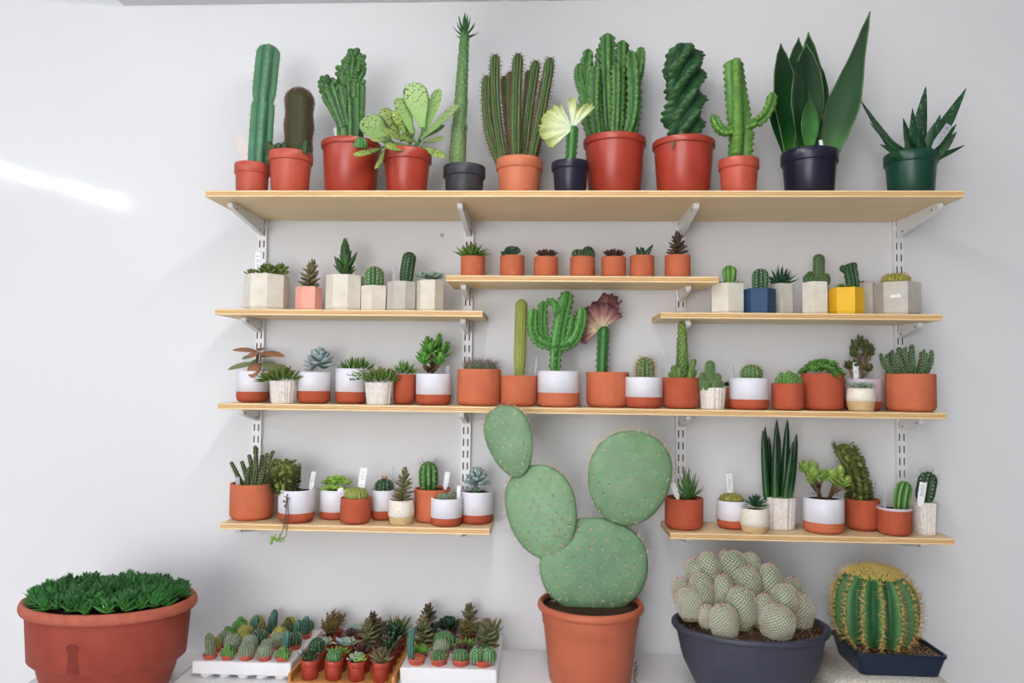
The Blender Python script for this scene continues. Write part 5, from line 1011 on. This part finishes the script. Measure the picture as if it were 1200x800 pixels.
for i, (x, ty, R, dy, H) in enumerate(HEADS):
    b, s, c2 = MB(), MB(), MB(); top = q.p(x, ty, dy); z0 = max(h-6, top.z-H); base = V((top.x*.9, dy*.85, z0))
    if x > 926: base.x = top.x*.97
    R *= 1.1; hp = lambda t: (.82+.18*min(1, t*2.5))*math.sqrt(max(0, 1-max(0, (t-.5)/.5)**2.4)); dotted(b, s, base, top, R, hp, int(R*26), 8, 2.7, .24, i, lo=.12)
    o = q.part(b, 'head', MAMS); s.build('spines', SP_WHITE, o, True, 'stuff'); r = random.Random(i)
    for k in range(230):
        a = r.uniform(0, 6.283); t = .05+.95*r.random(); pp = base.lerp(top, t); rr = R*hp(t); d = V((math.cos(a), math.sin(a), r.uniform(-.3, .9)))
        c2.spine(pp+V((math.cos(a)*rr*.95, math.sin(a)*rr*.95, 0)), d, r.uniform(4, 7.5)*(1.15 if t < .35 else 1), .24)
    c2.build('long_spines', SP_TAN, o, True, 'stuff')
    b = MB()
    for k in range(4): a = k*1.6+i; leaf(b, None, 'oval', top+V((math.cos(a)*2, math.sin(a)*2, -.8)), (math.cos(a)*.5, math.sin(a)*.5, 1), 3.6, .25, .2, n=6)
    b.build('buds', pm('pink_bud', (0, 0, 0), (0, 0, 0)), o)

# ------------------------------------------------------------------ barrel cactus in a navy tray on a concrete block
ZB = ZC+.071
p0 = V((x_at(1030, .225, ZC), -.225, ZC))
b = MB(); b.box((-.145, -.115, 0), (.115, .115, .071), .008); o = b.build('concrete_block', mat('speckled_concrete', (206, 203, 195), (168, 162, 150), rough=.9, scale=260, amt=.35, bump=.02, bscale=300)); o.location = p0; tag(o, 'speckled grey concrete block under the navy tray', 'block')
q = Pl('potted_barrel_cactus', 'golden-spined barrel cactus in a shallow square navy tray', C_, (990, 1088), 753, .235, ZB)
h = q.h; hw, hd = 50, 42; NAVT = mat('navy_tray', (18, 32, 54), (22, 38, 62), rough=.35, scale=.1); b = MB()
def rr_ring(hx, hy, c, z): 
    out = []
    for sx, sy, a0 in ((1, 1, 0), (-1, 1, PI/2), (-1, -1, PI), (1, -1, 3*PI/2)):
        for k in range(5): a = a0+k*PI/8; out.append(V((sx*(hx-c)+c*math.cos(a), sy*(hy-c)+c*math.sin(a), z)))
    return out
rg = [rr_ring(hw-7, hd-7, 7, 0), rr_ring(hw-6, hd-6, 7, 1), rr_ring(hw-1.5, hd-1.5, 6, h-5), rr_ring(hw-1.2, hd-1.2, 6, h-4), rr_ring(hw, hd, 6, h-3.6), rr_ring(hw, hd, 6, h), rr_ring(hw-2.5, hd-2.5, 5, h), rr_ring(hw-4, hd-4, 5, h-7)]
b.add([v for g in rg for v in g], [(k*20+j, k*20+(j+1) % 20, k*20+20+(j+1) % 20, k*20+20+j) for k in range(7) for j in range(20)]+[tuple(range(19, -1, -1)), tuple(range(140, 160))]); q.part(b, 'tray', NAVT, smooth=False)
b = MB(); b.add([v for g in (rr_ring(hw-4.1, hd-4.1, 5, h-7), rr_ring(hw-3.4, hd-3.4, 5, h-3)) for v in g], [(j, (j+1) % 20, 20+(j+1) % 20, 20+j) for j in range(20)]+[tuple(range(20, 40))]); q.part(b, 'soil', SOIL, smooth=False)
b = MB(); r = random.Random(4)
for i in range(900): b.spine(V((r.uniform(-1, 1)*(hw-5), r.uniform(-1, 1)*(hd-5), h-3.1)), V((r.uniform(-.5, .5), r.uniform(-.5, .5), 1)), r.uniform(.8, 1.8), r.uniform(.6, 1.5))
q.part(b, 'grit', GRIT, kind='stuff')
b, s = MB(), MB(); cB = q.p(1027, 752, 2); HB = 752-668; RB = 47
def bprof(t):
    x = -.80+1.80*t; return max(0.0, 1-abs(x)**2.7)**(1/2.2)
sweep_col(b, s, cB, cB+V((0, 0, HB)), RB, 14, .24, 1.3, prof=bprof, rings=30, seg=9, sl=11, sk=9, sstep=5.0, sr=.4, jit=.8, upb=.05, seed=2)
o = q.part(b, 'body', pm('barrel_skin', (28, 78, 48), (74, 122, 62), mid=(.6, (44, 98, 54)), vscale=.08, var=.2)); s.build('spines', SP_GOLD, o, True, 'stuff'); s = MB()
for i in range(900):
    a = r.uniform(0, 6.283); t = math.sqrt(r.random())*.6; s.spine(cB+V((math.cos(a)*t*RB, math.sin(a)*t*RB, HB*(1-.22*t*t)-2)), V((math.cos(a)*t*1.6+r.uniform(-.4, .4), math.sin(a)*t*1.6+r.uniform(-.4, .4), 1)), r.uniform(6, 12), .4)
s.build('crown_spines', SP_YEL, o, True, 'stuff')

# ------------------------------------------------------------------ trays of small plants
def tray_box(name, label, x0, x1, y0, y1, z0, z1, m, cat='tray'):
    t = empty(name, ((x0+x1)/2, (y0+y1)/2, z0)); tag(t, label, cat); hx, hy, H = (x1-x0)/2, (y1-y0)/2, z1-z0
    return t, hx, hy, H
ZT = .920
xa, xb = x_at(228, .255, ZT), x_at(343, .255, ZT); t, hx, hy, H = tray_box('plant_tray', 'white plastic tray holding tiny round and columnar cacti', xa, xb, -.268, -.012, ZC, ZT, TABLEM)
b = MB(); b.box((-hx, -hy, H*.25), (hx, hy, H), .002); b.build('deck', TABLEM, t, False)
for i in range(5):
    b = MB(); b.lathe([(.014, 0), (.016, .001), (.017, H*.25), (.01, H*.25+.0005)], 16); o = b.build('cup', TABLEM, t); o.location = (-hx+.03+i*(2*hx-.06)/4, -hy+.022, 0)
    b = MB(); b.lathe([(.014, 0), (.016, .001), (.017, H*.25), (.01, H*.25+.0005)], 16); o = b.build('cup', TABLEM, t); o.location = (-hx+.03+i*(2*hx-.06)/4, hy-.03, 0)
T1 = (xa, xb)
xc_, xd_ = x_at(345.5, .25, ZC+.02), x_at(467, .25, ZC+.02); t, hx, hy, H = tray_box('wooden_tray', 'wooden box tray holding small red pots of succulents', xc_, xd_, -.300, -.012, ZC, ZC+.03, BOXW)
b = MB(); b.box((-hx, -hy, 0), (hx, hy, .008)); b.build('base_board', BOXW, t, False)
for nm, a, c in (('side_board', (-hx, -hy, .008), (-hx+.006, hy, .03)), ('side_board', (hx-.006, -hy, .008), (hx, hy, .03)), ('end_board', (-hx+.006, hy-.006, .008), (hx-.006, hy, .03)), ('end_board', (-hx+.006, -hy, .008), (hx-.006, -hy+.006, .012))):
    b = MB(); b.box(a, c); b.build(nm, BOXW, t, False)
T2 = (xc_, xd_)
xe, xf = x_at(470, .255, ZT), x_at(583, .255, ZT); t, hx, hy, H = tray_box('plant_tray', 'white plastic tray holding small succulents and a twin-headed cactus', xe, xf, -.272, -.012, ZC, ZT, TABLEM)
b = MB(); b.box((-hx, -hy, 0), (hx, hy, H), .003); b.build('deck', TABLEM, t, False)
T3 = (xe, xf)
MINI = {  # kind: label stem, category
 'woolly': ('tiny pale woolly column cactus', C_), 'cluster': ('tiny clump of bright green cactus globes', C_), 'grey': ('tiny round grey-spined cactus', C_), 'cone': ('tiny grey-green swirled globe cactus', C_), 'yellow': ('tiny yellow-spined round cactus', C_),
 'teal': ('tiny smooth teal column cactus', C_), 'bumpy': ('tiny orange-spined knobbly cactus', C_), 'dark': ('tiny dark green dotted globe cactus', C_), 'green': ('small smooth green globe cactus', C_), 'aloe': ('small striped spiky aloe', S_), 'haworthia': ('small fresh green upright rosette', S_),
 'pale': ('small pale green knobbly rosette cluster', S_), 'fingers': ('small brown-grey finger-leaved rosette', S_), 'tower': ('small brown stacked leaf tower', S_), 'greyros': ('small grey-green rosette cluster', S_), 'darkros': ('small dark purple-green rosette', S_), 'bushy': ('small bushy olive-brown succulent', S_),
 'jadelet': ('small dark round-leaved succulent', S_), 'stems': ('small tuft of thin red-tipped stems', S_), 'twin': ('small twin-headed white-dotted cactus', C_), 'bentteal': ('small bent teal column cactus in gritty soil', C_), 'brown': ('small low brown-spined cactus', C_), 'zebra': ('small zebra-striped pointed rosette', S_), 'dome': ('small green dome cactus with reddish wool', C_)}
def mini(kind, where, x, y, z, wd, hgt, sc, seed, pm_=None):
    lb, cat = MINI[kind]
    if kind == 'tower' and seed % 3 == 0: lb = 'small dark red stacked leaf tower'
    dep = (V((x, y, z))-CAM).dot(fw); u = dep/FPX; P_ = Pl.__new__(Pl)
    P_.loc = V((x, y, z)); px, P_.base, dep = proj(P_.loc); P_.xc = px; P_.u = u; P_.k = 1; P_.w = wd/u; P_.h = hgt/u; P_.seed = seed; P_.soilz = P_.h-2
    P_.root = empty('potted_mini_'+('cactus' if cat == C_ else 'succulent'), P_.loc, u); tag(P_.root, lb+' '+where, cat, 'small plants '+where)
    P_.nursery(pm_ or REDP2, .84, .3, n=20, soil=GRIT if kind in ('bentteal',) else None); r = random.Random(seed); b, s = MB(), MB(); k = sc; Z = P_.h-3; O = V((0, 0, Z)); rt_ = P_.root
    sk = dict(seed=seed)
    if kind == 'woolly': sweep_col(b, s, O, O+V((-2, 0, 25*k)), 5*k, 12, .08, bend=(-1.5, 0, 0), sl=1.8, sk=6, sstep=2, rings=10, seg=3, sr=.18, **sk); P_.part(b, 'stem', MAMS); P_.part(s, 'spines', SP_WHITE, kind='stuff')
    elif kind == 'cluster':
        for i in range(7): a = i*2.4; t = math.sqrt(i/7); globe(b, s, O+V((math.cos(a)*6*t, math.sin(a)*6*t, 0)), 4.6*k, (13-6*t)*k, 8, .2, sl=1.2, sk=3, seed=i, rings=8)
        P_.part(b, 'body', pm('clump_skin', (0, 0, 0), (0, 0, 0))); P_.part(s, 'spines', SP_CREAM, kind='stuff')
    elif kind in ('grey', 'cone', 'yellow', 'dark', 'green', 'dome', 'brown'):
        R, H_, m_, sm, sl, rb = {'grey': (8.4, 14, GLBG, SP_CREAM, 1.6, 16), 'cone': (8.6, 17, GLBG, SP_WHITE, 1.1, 18), 'yellow': (7.2, 14, GLBY, SP_YEL, 3, 13), 'dark': (8.6, 16, GLBD, SP_WHITE, 1.3, 13), 'green': (8.6, 12, GLB, SP_CREAM, .8, 12), 'dome': (11, 15, GLB, SP_RED, 1.5, 14), 'brown': (8, 9, GLB, SP_TAN, 2.2, 14)}[kind]
        globe(b, s, O, R*k, H_*k, rb, .13, sl=sl, sk=5, sstep=2.4, rings=10, seg=4, sr=.2, twist=.7 if kind == 'cone' else 0, **sk); P_.part(b, 'body', m_); P_.part(s, 'spines', sm, kind='stuff')
    elif kind in ('teal', 'bentteal'):
        Hc = 22*k if kind == 'teal' else 33*k; off = V((0, 0, 0)) if kind == 'teal' else V((-6, 0, 0)); sweep_col(b, s, O+off, O+off+V((1.5, 0, Hc)), 4.4, 7, .25, bend=(0, 0, 0) if kind == 'teal' else (-5, 0, 2), sl=.9, sk=2, sstep=4, rings=14, seg=4, bot=.8, dome=1.6, **sk); P_.part(b, 'stem', BLUC); P_.part(s, 'spines', SP_CREAM, kind='stuff')
    elif kind == 'bumpy':
        for i in range(6): a = i*2.4; t = i/6; sweep_col(b, s, O+V((math.cos(a)*4*t, math.sin(a)*4*t, 0)), O+V((math.cos(a)*6*t, math.sin(a)*6*t, (19-9*t)*k)), 4, 8, .15, sl=1.8, sk=4, sstep=2.6, rings=8, seg=4, seed=i)
        P_.part(b, 'stem', GLBD); P_.part(s, 'spines', mat('orange_spines', (214, 140, 60), rough=.6), kind='stuff')
    elif kind in ('aloe', 'zebra'):
        for i in range(18): a = i*2.4; e = .2+1.1*i/17; d = V((math.cos(a)*math.cos(e), math.sin(a)*math.cos(e), math.sin(e))); leaf(rt_, STR, 'awl', O, d, (20-3*i/17)*k*r.uniform(.8, 1.15), .12, .06, .25, .1, n=6)
    elif kind == 'haworthia':
        for i in range(3): rosette(rt_, GREENS, O+V((i*6-6, r.uniform(-4, 2), 0)), 12, 13*k, .2, .09, .3, 1.4, 'lance', .2, seed=seed+i, ns=6)
    elif kind == 'pale':
        for i in range(7): a = i*2.4; t = math.sqrt(i/7); rosette(rt_, LIME if i % 2 else GREY, O+V((math.cos(a)*7*t, math.sin(a)*7*t, 4*(1-t)+2)), 9, 7.5*k, .32, .14, .1, 1.3, seed=i, ns=6)
    elif kind == 'fingers': rosette(rt_, TOW, O, 30, 17*k, .14, .1, .25, 1.45, 'finger', .2, .8, .05, hh=3, seed=seed, ns=6)
    elif kind == 'tower': stem(b, [O, O+V((0, 0, 26*k))], 1.5, 1); P_.part(b, 'stem', STEMG); tower(rt_, TOW if seed % 3 else TOWD, O+V((0, 0, 2)), O+V((0, 0, 24*k)), 26, 14*k, .28, .12, el=(.0, 1.2), seed=seed, ns=6)
    elif kind == 'greyros':
        for i in range(6): a = i*2.4; t = math.sqrt(i/6); rosette(rt_, GREY if i % 2 else ECH, O+V((math.cos(a)*8*t, math.sin(a)*8*t, 3)), 11, 9*k, .3, .13, .1, 1.35, seed=i, ns=6)
    elif kind == 'darkros': rosette(rt_, DKR, O, 22, 15*k, .24, .1, .1, 1.35, 'lance', .25, .5, hh=5, seed=seed, ns=6)
    elif kind == 'bushy':
        P_.base = 0; P_.xc = 0
        for j in range(9): a = j*2.4; t = math.sqrt(j/9); p1 = O+V((math.cos(a)*13*t, math.sin(a)*8*t, 20*k-5*t)); stem(b, [O, (O+p1)/2, p1], .9, .5, 5); tower(rt_, pm('olive_leaf', (96, 112, 44), (134, 96, 52), vscale=2, var=.3), O.lerp(p1, .4), p1, 12, 7.5, .17, .12, 'finger', el=(.2, 1.1), seed=j, ns=6)
        P_.part(b, 'branches', STEMB)
    elif kind == 'jadelet':
        for i in range(16): a = i*2.4; e = .2+1.0*i/15; d = V((math.cos(a)*math.cos(e), math.sin(a)*math.cos(e), math.sin(e))); leaf(rt_, DKG, 'paddle', O+V((0, 0, 4)), d, 15*k, .3, .08, .15, .1, n=6)
    elif kind == 'stems':
        for i in range(26): a = i*2.4; e = .35+1.0*r.random(); d = V((math.cos(a)*math.cos(e), math.sin(a)*math.cos(e), math.sin(e))); leaf(rt_, GREENR, 'finger', O, d, 20*k*r.uniform(.7, 1.1), .05, .05, .25, n=6)
    elif kind == 'twin':
        for dx in (-7.5, 7.5): globe(b, s, O+V((dx, 0, 0)), 8.6, 16, 13, .12, sl=1.3, sk=6, sstep=2.6, seg=4, rings=10, seed=seed, sr=.3)
        P_.part(b, 'body', GLB); P_.part(s, 'spines', SP_WHITE, kind='stuff')
def fill(rows, X, where, z, d0, dstep, wd, hgt, sc, pm_=None, off=.5, margin=.018):
    n0 = 0
    for ri, row in enumerate(rows):
        n = len(row); sp_w = (X[1]-X[0]-2*margin)/n
        for ci, kd in enumerate(row):
            if not kd: continue
            n0 += 1; r = random.Random(ri*31+ci*7+int(X[0]*100)); o_ = (off-.5) if ri % 2 else (.5-off)
            mini(kd, where, X[0]+margin+sp_w*(ci+.5+o_)+r.uniform(-.001, .001), -(d0-ri*dstep), z, wd, hgt, sc*r.uniform(.94, 1.08), ri*40+ci*3+n0, pm_)
fill([['woolly', 'cluster', 'grey', 'grey', 'cluster'], ['yellow', 'cone', 'cone', 'grey', 'teal'], ['grey', 'yellow', 'dark', 'grey', 'dark'], ['cluster', 'yellow', 'bumpy', 'yellow', 'teal'], ['cluster', 'teal', 'teal', 'bumpy', 'teal'], ['cluster', 'yellow', 'teal', 'yellow', 'green']], T1, 'in the white tray of tiny cacti', ZT, .246, .0415, .036, .012, 1.08, None, .4, .008)
fill([['aloe', 'green', 'pale', 'fingers'], ['dark', 'haworthia', 'darkros', 'zebra'], ['greyros', 'greyros', 'tower', 'zebra'], ['bushy', 'darkros', 'tower', 'jadelet'], ['bushy', 'greyros', 'fingers', 'stems']], T2, 'in the wooden box tray', ZC+.008, .262, .0535, .046, .047, 1.12, REDP, .5, .012)
fill([['bentteal', 'brown', 'green', 'twin'], ['haworthia', 'grey', 'darkros', 'brown'], ['tower', 'dome', 'haworthia', 'tower'], ['jadelet', 'darkros', 'bushy', 'dome'], ['tower', 'jadelet', 'tower', 'stems']], T3, 'in the white tray of small succulents', ZT, .240, .047, .044, .015, 1.18, None, .5, .008)
